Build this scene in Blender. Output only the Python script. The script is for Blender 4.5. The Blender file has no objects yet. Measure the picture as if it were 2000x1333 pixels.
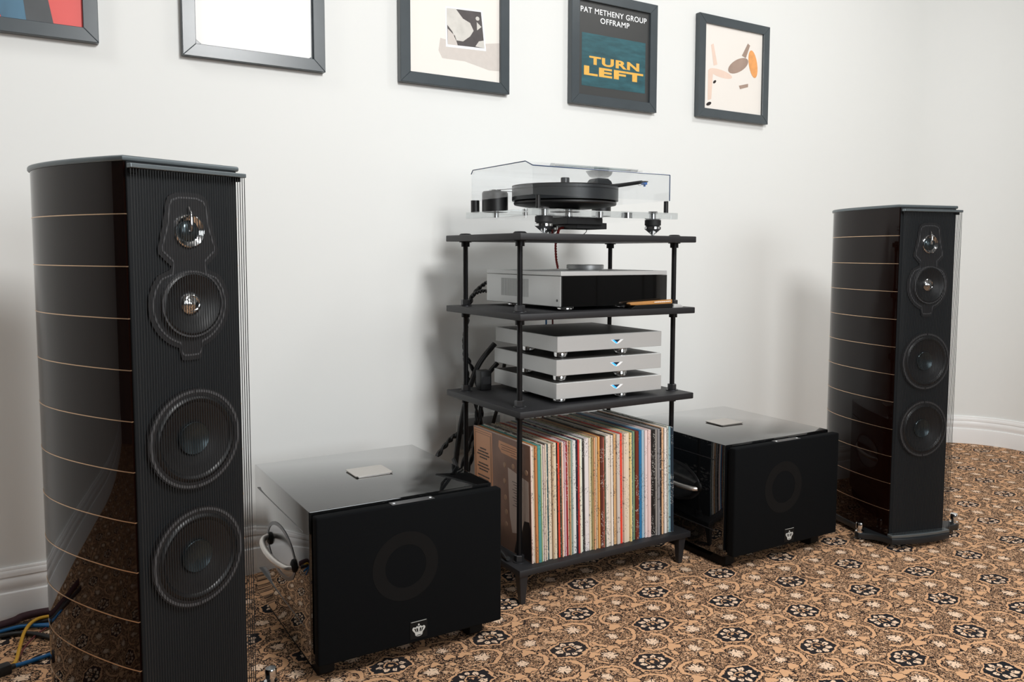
import bpy, bmesh, math, random
from mathutils import Vector, Matrix
random.seed(7)
PI = math.pi
SC = bpy.context.scene
C = SC.collection

# ------------------------------------------------------------------ camera
FPX, CX, CY = 1618.2, 1060.98, 624.03
PITCH, ROLL, YAW, CAM_H = 0.0778, 0.0046, 0.5709, 0.907
fw = Vector((math.sin(YAW)*math.cos(PITCH), math.cos(YAW)*math.cos(PITCH), -math.sin(PITCH)))
rt = Vector((math.cos(YAW), -math.sin(YAW), 0)); up = rt.cross(fw)
rt2 = rt*math.cos(ROLL) + up*math.sin(ROLL); up2 = up*math.cos(ROLL) - rt*math.sin(ROLL)
cam_d = bpy.data.cameras.new('camera'); cam = bpy.data.objects.new('camera', cam_d); C.objects.link(cam)
M = Matrix((rt2, up2, -fw)).transposed().to_4x4(); M.translation = Vector((0, 0, CAM_H)); cam.matrix_world = M
cam_d.sensor_width = 36; cam_d.lens = FPX*36/2000
cam_d.shift_x = (1000-CX)/2000; cam_d.shift_y = (CY-666.5)/2000
cam_d.clip_start = .05
SC.camera = cam

# ------------------------------------------------------------------ light
world = bpy.data.worlds.new('world'); SC.world = world; world.use_nodes = True
world.node_tree.nodes['Background'].inputs[0].default_value = (.75, .82, .9, 1)
world.node_tree.nodes['Background'].inputs[1].default_value = .3
def area(name, loc, target, size, power, col=(1, 1, 1), size_y=None):
    d = bpy.data.lights.new(name, 'AREA'); d.energy = power; d.color = col; d.size = size
    if size_y: d.shape = 'RECTANGLE'; d.size_y = size_y
    o = bpy.data.objects.new(name, d); C.objects.link(o); o.location = loc
    o.rotation_euler = (Vector(target)-Vector(loc)).to_track_quat('-Z', 'Y').to_euler()
    return o
KEY = area('softbox_light', (.98, -0.08, 2.15), (1.5, 2.3, .85), .5, 50, (1, 1, .99))
WIN = area('window_light', (1.3, -3.35, 1.6), (1.3, 2.0, 1.0), 2.4, 62, (.93, .975, 1), 1.5)
for lx, ly, pw in ((2.75, .95, 18), (-1.15, 1.6, 14), (1.0, -1.6, 4)):
    area('fill_light', (lx, ly, 2.66), (lx, ly+.25, 0), .45, pw, (1, .99, .965))  # unseen fill lamps, added overhead to brighten the wall and its shadows
SC.view_settings.view_transform = 'Standard'; SC.view_settings.look = 'None'
SC.view_settings.gamma = 1; SC.view_settings.use_curve_mapping = False
SC.view_settings.exposure = 0.0
SC.cycles.use_denoising = True
SC.cycles.transparent_max_bounces = 24; SC.cycles.max_bounces = 10; SC.cycles.glossy_bounces = 6

# ------------------------------------------------------------------ helpers
def lin(r, g, b):
    f = lambda c: (c/255/12.92 if c/255 <= .04045 else ((c/255+.055)/1.055)**2.4)
    return (f(r), f(g), f(b), 1)
MATS = {}
def mat(name, col, rough=.5, metal=0, coat=0, spec=.5, bump=None, emit=None, noise=None):
    m = bpy.data.materials.new(name); m.use_nodes = True; MATS[name] = m
    nt = m.node_tree; b = nt.nodes['Principled BSDF']
    b.inputs['Base Color'].default_value = col if len(col) == 4 else (*col, 1)
    b.inputs['Roughness'].default_value = rough; b.inputs['Metallic'].default_value = metal
    b.inputs['Coat Weight'].default_value = coat; b.inputs['Coat IOR'].default_value = 1.34 if 'cabinet' in name else 1.5; b.inputs['Coat Roughness'].default_value = .03
    b.inputs['Specular IOR Level'].default_value = spec
    tc = nt.nodes.new('ShaderNodeTexCoord')
    if noise:      # (scale, amount, stretch xyz)
        s, amt, st = noise
        mp = nt.nodes.new('ShaderNodeMapping'); mp.inputs['Scale'].default_value = st
        n = nt.nodes.new('ShaderNodeTexNoise'); n.inputs['Scale'].default_value = s; n.inputs['Detail'].default_value = 4
        mx = nt.nodes.new('ShaderNodeMix'); mx.data_type = 'RGBA'
        c = b.inputs['Base Color'].default_value
        mx.inputs[6].default_value = [max(0, v*(1-amt)) for v in c[:3]]+[1]
        mx.inputs[7].default_value = [min(1, v*(1+amt)) for v in c[:3]]+[1]
        nt.links.new(tc.outputs['Object'], mp.inputs[0]); nt.links.new(mp.outputs[0], n.inputs['Vector'])
        nt.links.new(n.outputs[0], mx.inputs[0]); nt.links.new(mx.outputs[2], b.inputs['Base Color'])
    if bump:       # (scale, strength)
        n = nt.nodes.new('ShaderNodeTexNoise'); n.inputs['Scale'].default_value = bump[0]; n.inputs['Detail'].default_value = 3
        bp = nt.nodes.new('ShaderNodeBump'); bp.inputs['Strength'].default_value = bump[1]; bp.inputs['Distance'].default_value = .001
        nt.links.new(tc.outputs['Object'], n.inputs['Vector']); nt.links.new(n.outputs[0], bp.inputs['Height'])
        nt.links.new(bp.outputs[0], b.inputs['Normal'])
    if emit:
        b.inputs['Emission Color'].default_value = (*emit[0], 1); b.inputs['Emission Strength'].default_value = emit[1]
    return m

def obj(name, bm, m, parent=None, smooth=False, sharp=None):
    me = bpy.data.meshes.new(name)
    bmesh.ops.recalc_face_normals(bm, faces=bm.faces[:])
    bm.to_mesh(me); bm.free()
    if isinstance(m, (list, tuple)):
        for q in m: me.materials.append(MATS[q])
    elif m: me.materials.append(MATS[m])
    if smooth:
        me.polygons.foreach_set('use_smooth', [True]*len(me.polygons))
        me.set_sharp_from_angle(angle=math.radians(sharp or 35))
    o = bpy.data.objects.new(name, me); C.objects.link(o)
    if parent: o.parent = parent
    return o
def inst(src, name, parent=None, loc=(0, 0, 0), rot=(0, 0, 0), m=None):
    o = bpy.data.objects.new(name, src.data); C.objects.link(o); o.parent = parent; o.location = loc; o.rotation_euler = rot
    return o
def tag(o, label, cat, group=None, kind=None):
    if label: o['label'] = label
    if cat: o['category'] = cat
    if group: o['group'] = group
    if kind: o['kind'] = kind
    return o
def thing(name, label, cat, loc=(0, 0, 0), rz=0, group=None):
    o = bpy.data.objects.new(name, None); C.objects.link(o); o.empty_display_size = .1
    o.location = loc; o.rotation_euler = (0, 0, rz); return tag(o, label, cat, group)
def B(): return bmesh.new()
def add_box(bm, x0, x1, y0, y1, z0, z1, bev=0, seg=2):
    t = bmesh.new()
    bmesh.ops.create_cube(t, size=1)
    for v in t.verts: v.co = Vector(((x0+x1)/2+v.co.x*(x1-x0), (y0+y1)/2+v.co.y*(y1-y0), (z0+z1)/2+v.co.z*(z1-z0)))
    if bev: bmesh.ops.bevel(t, geom=t.edges[:], offset=bev, segments=seg, profile=.5, affect='EDGES')
    merge(bm, t); return bm
def merge(bm, t):
    me = bpy.data.meshes.new('tmp'); t.to_mesh(me); t.free(); bm.from_mesh(me); bpy.data.meshes.remove(me)
def add_prism(bm, pts, z0, z1, axis='z', bev=0, seg=2, hole=None):
    """pts 2D outline extruded along axis. axis 'z': (x,y)->z ; 'y': (x,z)->y ; 'x': (y,z)->x"""
    P = {'z': lambda a, b, h: (a, b, h), 'y': lambda a, b, h: (a, h, b), 'x': lambda a, b, h: (h, a, b)}[axis]
    t = bmesh.new(); n = len(pts)
    lo = [t.verts.new(P(a, b, z0)) for a, b in pts]; hi = [t.verts.new(P(a, b, z1)) for a, b in pts]
    if hole is None:
        t.faces.new(lo); t.faces.new(hi)
    else:
        k = len(hole)
        lo2 = [t.verts.new(P(a, b, z0)) for a, b in hole]; hi2 = [t.verts.new(P(a, b, z1)) for a, b in hole]
        assert k == n
        for i in range(n):
            j = (i+1) % n
            t.faces.new((lo[i], lo[j], lo2[j], lo2[i])); t.faces.new((hi[i], hi[j], hi2[j], hi2[i])); t.faces.new((lo2[i], lo2[j], hi2[j], hi2[i]))
    for i in range(n):
        j = (i+1) % n; t.faces.new((lo[i], lo[j], hi[j], hi[i]))
    bmesh.ops.recalc_face_normals(t, faces=t.faces[:])
    if bev and hole is None:
        es = [e for e in t.edges if all(abs((P(0, 0, 1)[0]*v.co.x+P(0, 0, 1)[1]*v.co.y+P(0, 0, 1)[2]*v.co.z)-z1) < 1e-6 for v in e.verts) or all(abs((P(0, 0, 1)[0]*v.co.x+P(0, 0, 1)[1]*v.co.y+P(0, 0, 1)[2]*v.co.z)-z0) < 1e-6 for v in e.verts)]
        bmesh.ops.bevel(t, geom=es, offset=bev, segments=seg, profile=.5, affect='EDGES')
    merge(bm, t); return bm
def add_lathe(bm, prof, center=(0, 0, 0), axis='z', n=32, closed=False, caps=True):
    """prof: list of (r, h). axis z up, or 'y' (h along +y), 'x'."""
    t = bmesh.new(); rings = []
    cx, cy, cz = center
    for r, h in prof:
        ring = []
        if r < 1e-7:
            p = {'z': (0, 0, h), 'y': (0, h, 0), 'x': (h, 0, 0)}[axis]
            ring = [t.verts.new((p[0]+cx, p[1]+cy, p[2]+cz))]
        else:
            for i in range(n):
                a = 2*PI*i/n; c, s = r*math.cos(a), r*math.sin(a)
                p = {'z': (c, s, h), 'y': (c, h, s), 'x': (h, c, s)}[axis]
                ring.append(t.verts.new((p[0]+cx, p[1]+cy, p[2]+cz)))
        rings.append(ring)
    pairs = list(zip(rings, rings[1:]))
    if closed: pairs.append((rings[-1], rings[0]))
    for a, b in pairs:
        if len(a) == 1 and len(b) == 1: continue
        for i in range(n):
            j = (i+1) % n
            if len(a) == 1: t.faces.new((a[0], b[i], b[j]))
            elif len(b) == 1: t.faces.new((a[i], a[j], b[0]))
            else: t.faces.new((a[i], a[j], b[j], b[i]))
    if not closed and caps:
        for r_ in (rings[0], rings[-1]):
            if len(r_) > 1: t.faces.new(r_)
    merge(bm, t); return bm
def spline(pts, k=8):
    P = [Vector(p) for p in pts]; P = [P[0]*2-P[1]]+P+[P[-1]*2-P[-2]]; out = []
    for i in range(1, len(P)-2):
        for j in range(k):
            t = j/k; a, b, c, d = P[i-1], P[i], P[i+1], P[i+2]
            out.append(.5*((2*b)+(c-a)*t+(2*a-5*b+4*c-d)*t*t+(3*b-a-3*c+d)*t**3))
    out.append(P[-2]); return out
def add_tube(bm, pts, r, n=8, k=8, radii=None):
    path = spline(pts, k) if k > 1 else [Vector(p) for p in pts]
    t = bmesh.new(); rings = []; up_ = Vector((0, 0, 1)); prev = None
    for i, p in enumerate(path):
        d = (path[min(i+1, len(path)-1)]-path[max(i-1, 0)]).normalized()
        if prev is None:
            u = d.cross(Vector((0, 0, 1)) if abs(d.z) < .9 else Vector((1, 0, 0))).normalized()
        else:
            u = (prev-d*prev.dot(d)).normalized()
        prev = u; w = d.cross(u)
        rr = r if radii is None else radii[0]+(radii[1]-radii[0])*i/(len(path)-1)
        rings.append([t.verts.new(p+(u*math.cos(2*PI*q/n)+w*math.sin(2*PI*q/n))*rr) for q in range(n)])
    for a, b in zip(rings, rings[1:]):
        for q in range(n): t.faces.new((a[q], a[(q+1) % n], b[(q+1) % n], b[q]))
    t.faces.new(rings[0]); t.faces.new(rings[-1]); merge(bm, t); return bm
def text_mesh(name, body, x0, x1, z0, z1, y, m, parent, bold=0.0, depth=.0002):
    cu = bpy.data.curves.new(name, 'FONT'); cu.body = body; cu.offset = bold; cu.space_character = 1.1; cu.extrude = .01
    o = bpy.data.objects.new(name, cu); C.objects.link(o)
    bpy.context.view_layer.update()
    me = bpy.data.meshes.new_from_object(o.evaluated_get(bpy.context.evaluated_depsgraph_get()))
    C.objects.unlink(o); bpy.data.objects.remove(o)
    xs = [v.co.x for v in me.vertices]; ys = [v.co.y for v in me.vertices]
    a, b, c, d = min(xs), max(xs), min(ys), max(ys)
    for v in me.vertices:
        v.co = Vector((x0+(v.co.x-a)/(b-a)*(x1-x0), y-depth*(1 if v.co.z > 0 else 0), z0+(v.co.y-c)/(d-c)*(z1-z0)))
    me.name = name; me.materials.clear(); me.materials.append(MATS[m])
    q = bpy.data.objects.new(name, me); C.objects.link(q); q.parent = parent
    return q

# node expression helper
class E:
    nt = None
    def __init__(s, k): s.k = k
    @staticmethod
    def op(o, *a, clamp=False):
        n = E.nt.nodes.new('ShaderNodeMath'); n.operation = o; n.use_clamp = clamp
        for i, v in enumerate(a):
            if isinstance(v, E): E.nt.links.new(v.k, n.inputs[i])
            else: n.inputs[i].default_value = v
        return E(n.outputs[0])
    def __add__(s, o): return E.op('ADD', s, o)
    __radd__ = __add__
    def __sub__(s, o): return E.op('SUBTRACT', s, o)
    def __rsub__(s, o): return E.op('SUBTRACT', o, s)
    def __mul__(s, o): return E.op('MULTIPLY', s, o)
    __rmul__ = __mul__
    def __truediv__(s, o): return E.op('DIVIDE', s, o)
    def lt(s, o): return E.op('LESS_THAN', s, o)
    def gt(s, o): return E.op('GREATER_THAN', s, o)
def Emax(a, b): return E.op('MAXIMUM', a, b)
def Emin(a, b): return E.op('MINIMUM', a, b)
def Eabs(a): return E.op('ABSOLUTE', a)
def Elen(a, b): return E.op('SQRT', a*a+b*b)
def Ewrap(a): return a-E.op('ROUND', a)
def Emix(fac, c1, c2):
    n = E.nt.nodes.new('ShaderNodeMix'); n.data_type = 'RGBA'
    E.nt.links.new(fac.k, n.inputs[0])
    for i, c in ((6, c1), (7, c2)):
        if isinstance(c, E): E.nt.links.new(c.k, n.inputs[i])
        else: n.inputs[i].default_value = c
    return E(n.outputs[2])
def Enoise(vec, scale, detail=2, dist=0):
    n = E.nt.nodes.new('ShaderNodeTexNoise'); n.inputs['Scale'].default_value = scale; n.inputs['Detail'].default_value = detail
    n.inputs['Distortion'].default_value = dist; E.nt.links.new(vec, n.inputs['Vector']); return E(n.outputs[0])

# ------------------------------------------------------------------ materials
mat('wall_paint', (.785, .797, .783), .75, bump=(260, .06), noise=(1.2, .012, (1, 1, 1)))
mat('trim_paint', (.86, .86, .855), .38, bump=(90, .02))
mat('ceiling_paint', (.34, .34, .335), .8, bump=(200, .05))
mat('room_wall', (.10, .10, .098), .8, bump=(200, .05), noise=(1.5, .03, (1, 1, 1)))
mat('cabinet_gloss', (.0065, .0020, .0012), .25, coat=1, spec=.0, noise=(9, .55, (14, 14, .6)))
mat('brass_inlay', (.75, .52, .34), .3, .9, noise=(60, .08, (1, 1, 1)))
mat('gunmetal', (.17, .2, .215), .36, .75, noise=(30, .1, (1, 1, 1)))
mat('base_metal', (.022, .025, .028), .35, .5, noise=(30, .1, (1, 1, 1)))
mat('cup_metal', (.2, .205, .21), .16, .9, noise=(30, .1, (1, 1, 1)))
mat('flag_dark', (.02, .014, .011), .4, noise=(4, .3, (1, 1, .1)))
mat('baffle_black', (.0042, .0062, .0082), .6, spec=.35, bump=(900, .15))
mat('string_black', (.0065, .0085, .0105), .6, noise=(40, .2, (1, 1, .02)))
mat('driver_plate', (.0105, .0100, .0115), .5, noise=(25, .1, (1, 1, 1)))
mat('driver_rim', (.095, .095, .10), .5, .2, noise=(50, .1, (1, 1, 1)))
mat('rubber_black', (.009, .009, .010), .6, noise=(40, .15, (1, 1, 1)))
mat('cone_black', (.007, .0069, .0078), .38, noise=(60, .2, (1, 1, 1)))
mat('dust_cap', (.06, .078, .086), .26, .85, noise=(60, .1, (1, 1, 1)))
mat('chrome', (.78, .79, .8), .12, 1, noise=(20, .04, (1, 1, 1)))
mat('steel_dark', (.09, .09, .095), .35, .8, noise=(40, .15, (1, 1, 1)))
mat('rack_black', (.0115, .0115, .0135), .55, bump=(320, .12), noise=(18, .2, (1, 1, 1)))
mat('rod_black', (.009, .009, .0105), .42, .5, noise=(90, .2, (1, 1, 1)))
mat('piano_black', (.004, .0043, .0047), .035, coat=1, noise=(3, .1, (1, 1, 1)))
mat('grille_cloth', (.0024, .0030, .0037), .85, spec=.12, bump=(1800, .35), noise=(2, .12, (1, 1, 1)))
mat('grille_ring', (.0062, .0060, .0060), .8, spec=.12, bump=(1800, .35), noise=(20, .1, (1, 1, 1)))
mat('satin_nickel', (.62, .585, .55), .33, .85, noise=(120, .05, (1, 30, 1)))
mat('emblem_silver', (.62, .64, .62), .45, .3, noise=(90, .05, (1, 1, 1)))
mat('badge_black', (.004, .004, .004), .6, spec=.2, noise=(30, .1, (1, 1, 1)))
mat('silver_anodised', (.60, .61, .61), .42, .45, bump=(1500, .05), noise=(220, .04, (1, 1, 12)))
mat('slab_top', (.045, .041, .038), .5, .2, noise=(30, .1, (1, 1, 1)))
mat('black_glass', (.004, .004, .004), .02, coat=.3, noise=(3, .1, (1, 1, 1)))
mat('vent_grey', (.34, .35, .35), .5, .3, noise=(40, .05, (1, 1, 1)))
mat('blue_led', (.02, .25, .6), .3, emit=((.05, .35, .9), 1.2), noise=(40, .05, (1, 1, 1)))
mat('logo_dark', (.02, .03, .05), .25, noise=(40, .1, (1, 1, 1)))
mat('logo_white', (.92, .94, .96), .3, noise=(40, .02, (1, 1, 1)))
mat('platter_black', (.018, .021, .024), .38, .2, noise=(50, .1, (1, 1, 1)))
mat('black_plastic', (.007, .007, .0078), .45, noise=(40, .15, (1, 1, 1)))
mat('acrylic_edge', (.02, .05, .12), .2, noise=(30, .2, (1, 1, 1)))
mat('wood_brush', (.42, .2, .06), .4, noise=(14, .35, (2, 20, 20)))
mat('white_print', (.9, .89, .86), .5, noise=(40, .02, (1, 1, 1)))
mat('frame_black', (.055, .068, .077), .3, noise=(20, .15, (1, 1, 1)))  # bluish lift in the base colour stands in for window sheen
mat('wire_red', (.28, .02, .015), .5, noise=(60, .15, (1, 1, 1)))
mat('wire_blue', (.0, .11, .3), .45, noise=(60, .12, (1, 1, 1)))
mat('cartridge_blue', (.015, .17, .6), .3, noise=(60, .1, (1, 1, 1)))
mat('wire_yellow', (.62, .33, .01), .45, noise=(60, .1, (1, 1, 1)))
mat('wire_maroon', (.035, .008, .014), .7, bump=(700, .5), noise=(160, .4, (1, 1, 1)))
mat('wire_darkred', (.12, .01, .01), .5, noise=(60, .15, (1, 1, 1)))
mat('plate_white', (.62, .62, .6), .4, noise=(30, .03, (1, 1, 1)))
mat('paper_white', (.87, .87, .86), .5, noise=(8, .015, (1, 1, 1)))
mat('paper_cream', (.83, .79, .74), .5, noise=(8, .02, (1, 1, 1)))
mat('paper_grey_beige', (.62, .57, .53), .55, noise=(60, .06, (1, 1, 1)))
mat('photo_dark', (.07, .06, .06), .45, noise=(30, .4, (1, 1, 1)))
mat('photo_light', (.62, .6, .56), .45, noise=(40, .2, (1, 1, 1)))
mat('print_red', (.72, .09, .08), .5, noise=(10, .06, (1, 1, 1)))
mat('print_blue', (.05, .14, .22), .5, noise=(14, .6, (1, 1, .3)))
mat('print_slate', (.05, .055, .06), .5, noise=(14, .3, (1, 1, 1)))
mat('sleeve_dark', (.045, .047, .047), .4, noise=(5, .15, (1, 1, 1)))
mat('print_teal', (.02, .09, .11), .45, noise=(34, .75, (.5, 1, 2)))
mat('print_yellow', (.78, .44, .08), .5, noise=(60, .15, (1, 1, 1)))
mat('print_peach', (.80, .62, .52), .5, noise=(20, .08, (1, 1, 1)))
mat('print_orange', (.80, .36, .12), .5, noise=(40, .25, (1, 1, 1)))
mat('print_taupe', (.36, .26, .21), .5, noise=(25, .2, (1, 1, 1)))
mat('cover_brown', (.27, .15, .105), .4, noise=(11, .55, (1, 1, 1)))
mat('cover_orange', (.74, .37, .20), .42, noise=(9, .12, (1, 1, 1)))
mat('cover_paper', (.58, .46, .39), .5, noise=(9, .12, (1, 1, 1)))
mat('cover_ink', (.055, .04, .035), .5, noise=(40, .2, (1, 1, 1)))
mat('cover_dark', (.02, .013, .012), .4, noise=(20, .4, (1, 1, 1)))
mat('cover_button', (.40, .24, .15), .4, noise=(40, .15, (1, 1, 1)))

def clear_mat(name, tint, extra=0.0, rough=.01):
    m = bpy.data.materials.new(name); m.use_nodes = True; MATS[name] = m; nt = m.node_tree
    for n in list(nt.nodes): nt.nodes.remove(n)
    out = nt.nodes.new('ShaderNodeOutputMaterial'); mx = nt.nodes.new('ShaderNodeMixShader')
    tr = nt.nodes.new('ShaderNodeBsdfTransparent'); tr.inputs[0].default_value = (*tint, 1)
    gl = nt.nodes.new('ShaderNodeBsdfGlossy'); gl.inputs['Roughness'].default_value = rough; gl.inputs[0].default_value = (1, 1, 1, 1)
    lw = nt.nodes.new('ShaderNodeLayerWeight'); lw.inputs[0].default_value = .5
    E.nt = nt; f5 = E.op('POWER', E(lw.outputs['Facing']), 5.0)*.95+(.04+extra)
    nt.links.new(f5.k, mx.inputs[0])
    nt.links.new(tr.outputs[0], mx.inputs[1]); nt.links.new(gl.outputs[0], mx.inputs[2]); nt.links.new(mx.outputs[0], out.inputs[0])
clear_mat('acrylic_lid', (.985, .99, .995))
clear_mat('acrylic_plinth', (.9, .915, .92), .05, .03)

# record spines: colour per sleeve from the object's own colour, printed specks along the spine
def spine_mat():
    m = bpy.data.materials.new('record_sleeve'); m.use_nodes = True; MATS['record_sleeve'] = m
    E.nt = nt = m.node_tree; b = nt.nodes['Principled BSDF']; b.inputs['Roughness'].default_value = .5
    oi = nt.nodes.new('ShaderNodeObjectInfo'); tc = nt.nodes.new('ShaderNodeTexCoord')
    mp = nt.nodes.new('ShaderNodeMapping'); mp.inputs['Scale'].default_value = (420, 60, 210)
    nt.links.new(tc.outputs['Object'], mp.inputs[0])
    loc = nt.nodes.new('ShaderNodeVectorMath'); loc.operation = 'MULTIPLY_ADD'
    nt.links.new(oi.outputs['Location'], loc.inputs[0]); loc.inputs[1].default_value = (900, 900, 900); nt.links.new(mp.outputs[0], loc.inputs[2])
    fine = Enoise(loc.outputs[0], 1, 2)
    mp2 = nt.nodes.new('ShaderNodeMapping'); mp2.inputs['Scale'].default_value = (1, 1, 17)
    nt.links.new(tc.outputs['Object'], mp2.inputs[0])
    loc2 = nt.nodes.new('ShaderNodeVectorMath'); loc2.operation = 'MULTIPLY_ADD'
    nt.links.new(oi.outputs['Location'], loc2.inputs[0]); loc2.inputs[1].default_value = (777, 777, 777); nt.links.new(mp2.outputs[0], loc2.inputs[2])
    band = Enoise(loc2.outputs[0], 1, 1)
    col = E(oi.outputs['Color'])
    sep = nt.nodes.new('ShaderNodeSeparateColor'); nt.links.new(oi.outputs['Color'], sep.inputs[0])
    lum = (E(sep.outputs[0])+E(sep.outputs[1])+E(sep.outputs[2]))/3.0
    inkc = Emix(lum.gt(.16), (.62, .6, .56, 1), (.05, .04, .045, 1))
    ink = fine.gt(.60)*band.gt(.50)
    c = Emix(ink*.75, col, inkc)
    nt.links.new(c.k, b.inputs['Base Color'])
spine_mat()

# patterned carpet: staggered dark medallions, pale blossoms, tan scrolls and fine dark leafwork
def carpet_mat():
    m = bpy.data.materials.new('carpet'); m.use_nodes = True; MATS['carpet'] = m
    E.nt = nt = m.node_tree; b = nt.nodes['Principled BSDF']; b.inputs['Roughness'].default_value = .95; b.inputs['Specular IOR Level'].default_value = .15
    tc = nt.nodes.new('ShaderNodeTexCoord'); vec = tc.outputs['Object']
    wn = nt.nodes.new('ShaderNodeTexNoise'); wn.inputs['Scale'].default_value = 55; wn.inputs['Detail'].default_value = 1
    nt.links.new(vec, wn.inputs['Vector'])
    wob = nt.nodes.new('ShaderNodeVectorMath'); wob.operation = 'MULTIPLY_ADD'
    nt.links.new(wn.outputs['Color'], wob.inputs[0]); wob.inputs[1].default_value = (.016, .016, 0)
    sh = nt.nodes.new('ShaderNodeVectorMath'); sh.operation = 'SUBTRACT'; nt.links.new(vec, sh.inputs[0]); sh.inputs[1].default_value = (.008, .008, 0)
    nt.links.new(sh.outputs[0], wob.inputs[2])
    wn2 = nt.nodes.new('ShaderNodeTexNoise'); wn2.inputs['Scale'].default_value = 190; wn2.inputs['Detail'].default_value = 1
    nt.links.new(vec, wn2.inputs['Vector'])
    wob2 = nt.nodes.new('ShaderNodeVectorMath'); wob2.operation = 'MULTIPLY_ADD'
    nt.links.new(wn2.outputs['Color'], wob2.inputs[0]); wob2.inputs[1].default_value = (.0075, .0075, 0); nt.links.new(wob.outputs[0], wob2.inputs[2])
    sp = nt.nodes.new('ShaderNodeSeparateXYZ'); nt.links.new(wob2.outputs[0], sp.inputs[0])
    x, y = E(sp.outputs[0]), E(sp.outputs[1])
    PX, PY = .2503, .2946
    X = (x-1.4289)/PX; Y = (y-1.6694)/PY
    def cell(ox, oy): return Ewrap(X+ox)*PX, Ewrap(Y+oy)*PY
    # fine leafwork: tan curls on dark ground
    n1 = Enoise(vec, 110, 2, 1.4); n2 = Enoise(vec, 75, 1.5, 2.0); n3 = Enoise(vec, 22, 2)
    leaf = Emax(Eabs(n1-.5).lt(.034), n2.gt(.59))
    blot = n3.gt(.64)
    dark = (.016, .011, .0115, 1); brown = (.055, .032, .022, 1)
    tan = (.70, .405, .225, 1); pale = (.88, .64, .46, 1); navy = (.011, .013, .018, 1)
    base = Emix(Enoise(vec, 40, 2).gt(.55), dark, brown)
    col = Emix(Emax(leaf, blot*n1.gt(.42)), base, Emix(n2.gt(.6), tan, (.70, .45, .28, 1)))
    # scrolls: rings swept round the blossoms and between the medallions
    def ring(col, ox, oy, R, w, rx=1.0, half=None):
        dx, dy = cell(ox, oy); d = Elen(dx/rx, dy); t = Eabs(d-R)
        edge = t.lt(w+.0020); core = t.lt(w)
        if half:
            g = (dx*half[0]+dy*half[1]).gt(-.012); edge = edge*g; core = core*g
        col = Emix(edge, col, dark); return Emix(core, col, tan)
    for ox, oy, R, w, rx, h in ((.25, .25, .036, .0046, 1.25, (1, .4)), (-.25, .25, .030, .0040, 1.2, (-1, .5)), (.25, -.25, .033, .0042, 1.1, (-.5, 1)),
                             (-.25, -.25, .037, .0046, 1.2, (.6, -1)), (.5, .0, .042, .0042, 1.3, (.2, 1)), (0, .5, .045, .0042, 1.3, (.2, -1))):
        col = ring(col, ox, oy, R, w, rx, h)
    # solid tan palmette blobs
    for ox, oy, s in ((.36, .12, .011), (-.14, .36, .012), (.14, -.36, .011), (-.36, -.12, .012), (.5, .10, .010), (0, -.40, .010), (.36, -.34, .011), (-.34, .16, .009)):
        dx, dy = cell(ox, oy); d = Elen(dx/1.5, dy+Eabs(dx)*.7)
        col = Emix(d.lt(s+.0022), col, dark); col = Emix(d.lt(s), col, tan)
    # pale five-petal blossoms
    def blossom(col, ox, oy, R, n, rot):
        dx, dy = cell(ox, oy); r = Elen(dx, dy); a = E.op('ARCTAN2', dy, dx)+rot
        c = E.op('COSINE', a*float(n)); s = Eabs(E.op('SINE', a*(n/2.0)))
        edge = R*(c*.16+.84)
        col = Emix(r.lt(edge+.0022), col, dark)
        pet = r.lt(edge)*Emax(s.gt(.22), r.lt(R*.3))
        return Emix(pet, col, pale)
    for ox, oy, R, n, rot in ((.25, .25, .0195, 5, .3), (-.25, .25, .0180, 5, 1.1), (.25, -.25, .0190, 6, .2), (-.25, -.25, .0195, 5, 2.0), (.5, 0, .0155, 5, .7), (0, .5, .0155, 5, .1)):
        col = blossom(col, ox, oy, R, n, rot)
    # dark medallions with a ring of pale petals and a tan outline
    for ox, oy in ((0, 0), (.5, .5)):
        dx, dy = cell(ox, oy); ax, ay = Eabs(dx), Eabs(dy)
        d = Emax(ax/.042, ax/.088+ay/.0385)
        col = Emix(d.lt(1.22), col, dark); col = Emix(d.lt(1.16), col, tan); col = Emix(d.lt(1.0), col, navy)
        r = Elen(dx/1.08, dy); a = E.op('ARCTAN2', dy, dx)
        st = 2*PI/8; da = a-E.op('ROUND', a/st)*st
        px = r*E.op('COSINE', da)-.0236; py = r*E.op('SINE', da)
        pet = Elen(px, py*1.15).lt(.0072)*(Eabs(py).gt(.0009)+px.gt(.001)).gt(.5)
        stem = (Eabs(r-.0125).lt(.0016))*dy.gt(-.006)
        col = Emix(stem, col, tan); col = Emix(Elen(dx, dy).lt(.0045), col, tan); col = Emix(pet, col, pale)
    # worn tone drift and pile
    drift = Enoise(vec, 3, 2)
    col = Emix((drift-.5)*.15+.03, col, (.33, .19, .11, 1))
    nt.links.new(col.k, b.inputs['Base Color'])
    pile = Enoise(vec, 900, 2)
    bp = nt.nodes.new('ShaderNodeBump'); bp.inputs['Strength'].default_value = .6; bp.inputs['Distance'].default_value = .002
    nt.links.new(pile.k, bp.inputs['Height']); nt.links.new(bp.outputs[0], b.inputs['Normal'])
carpet_mat()

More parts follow.
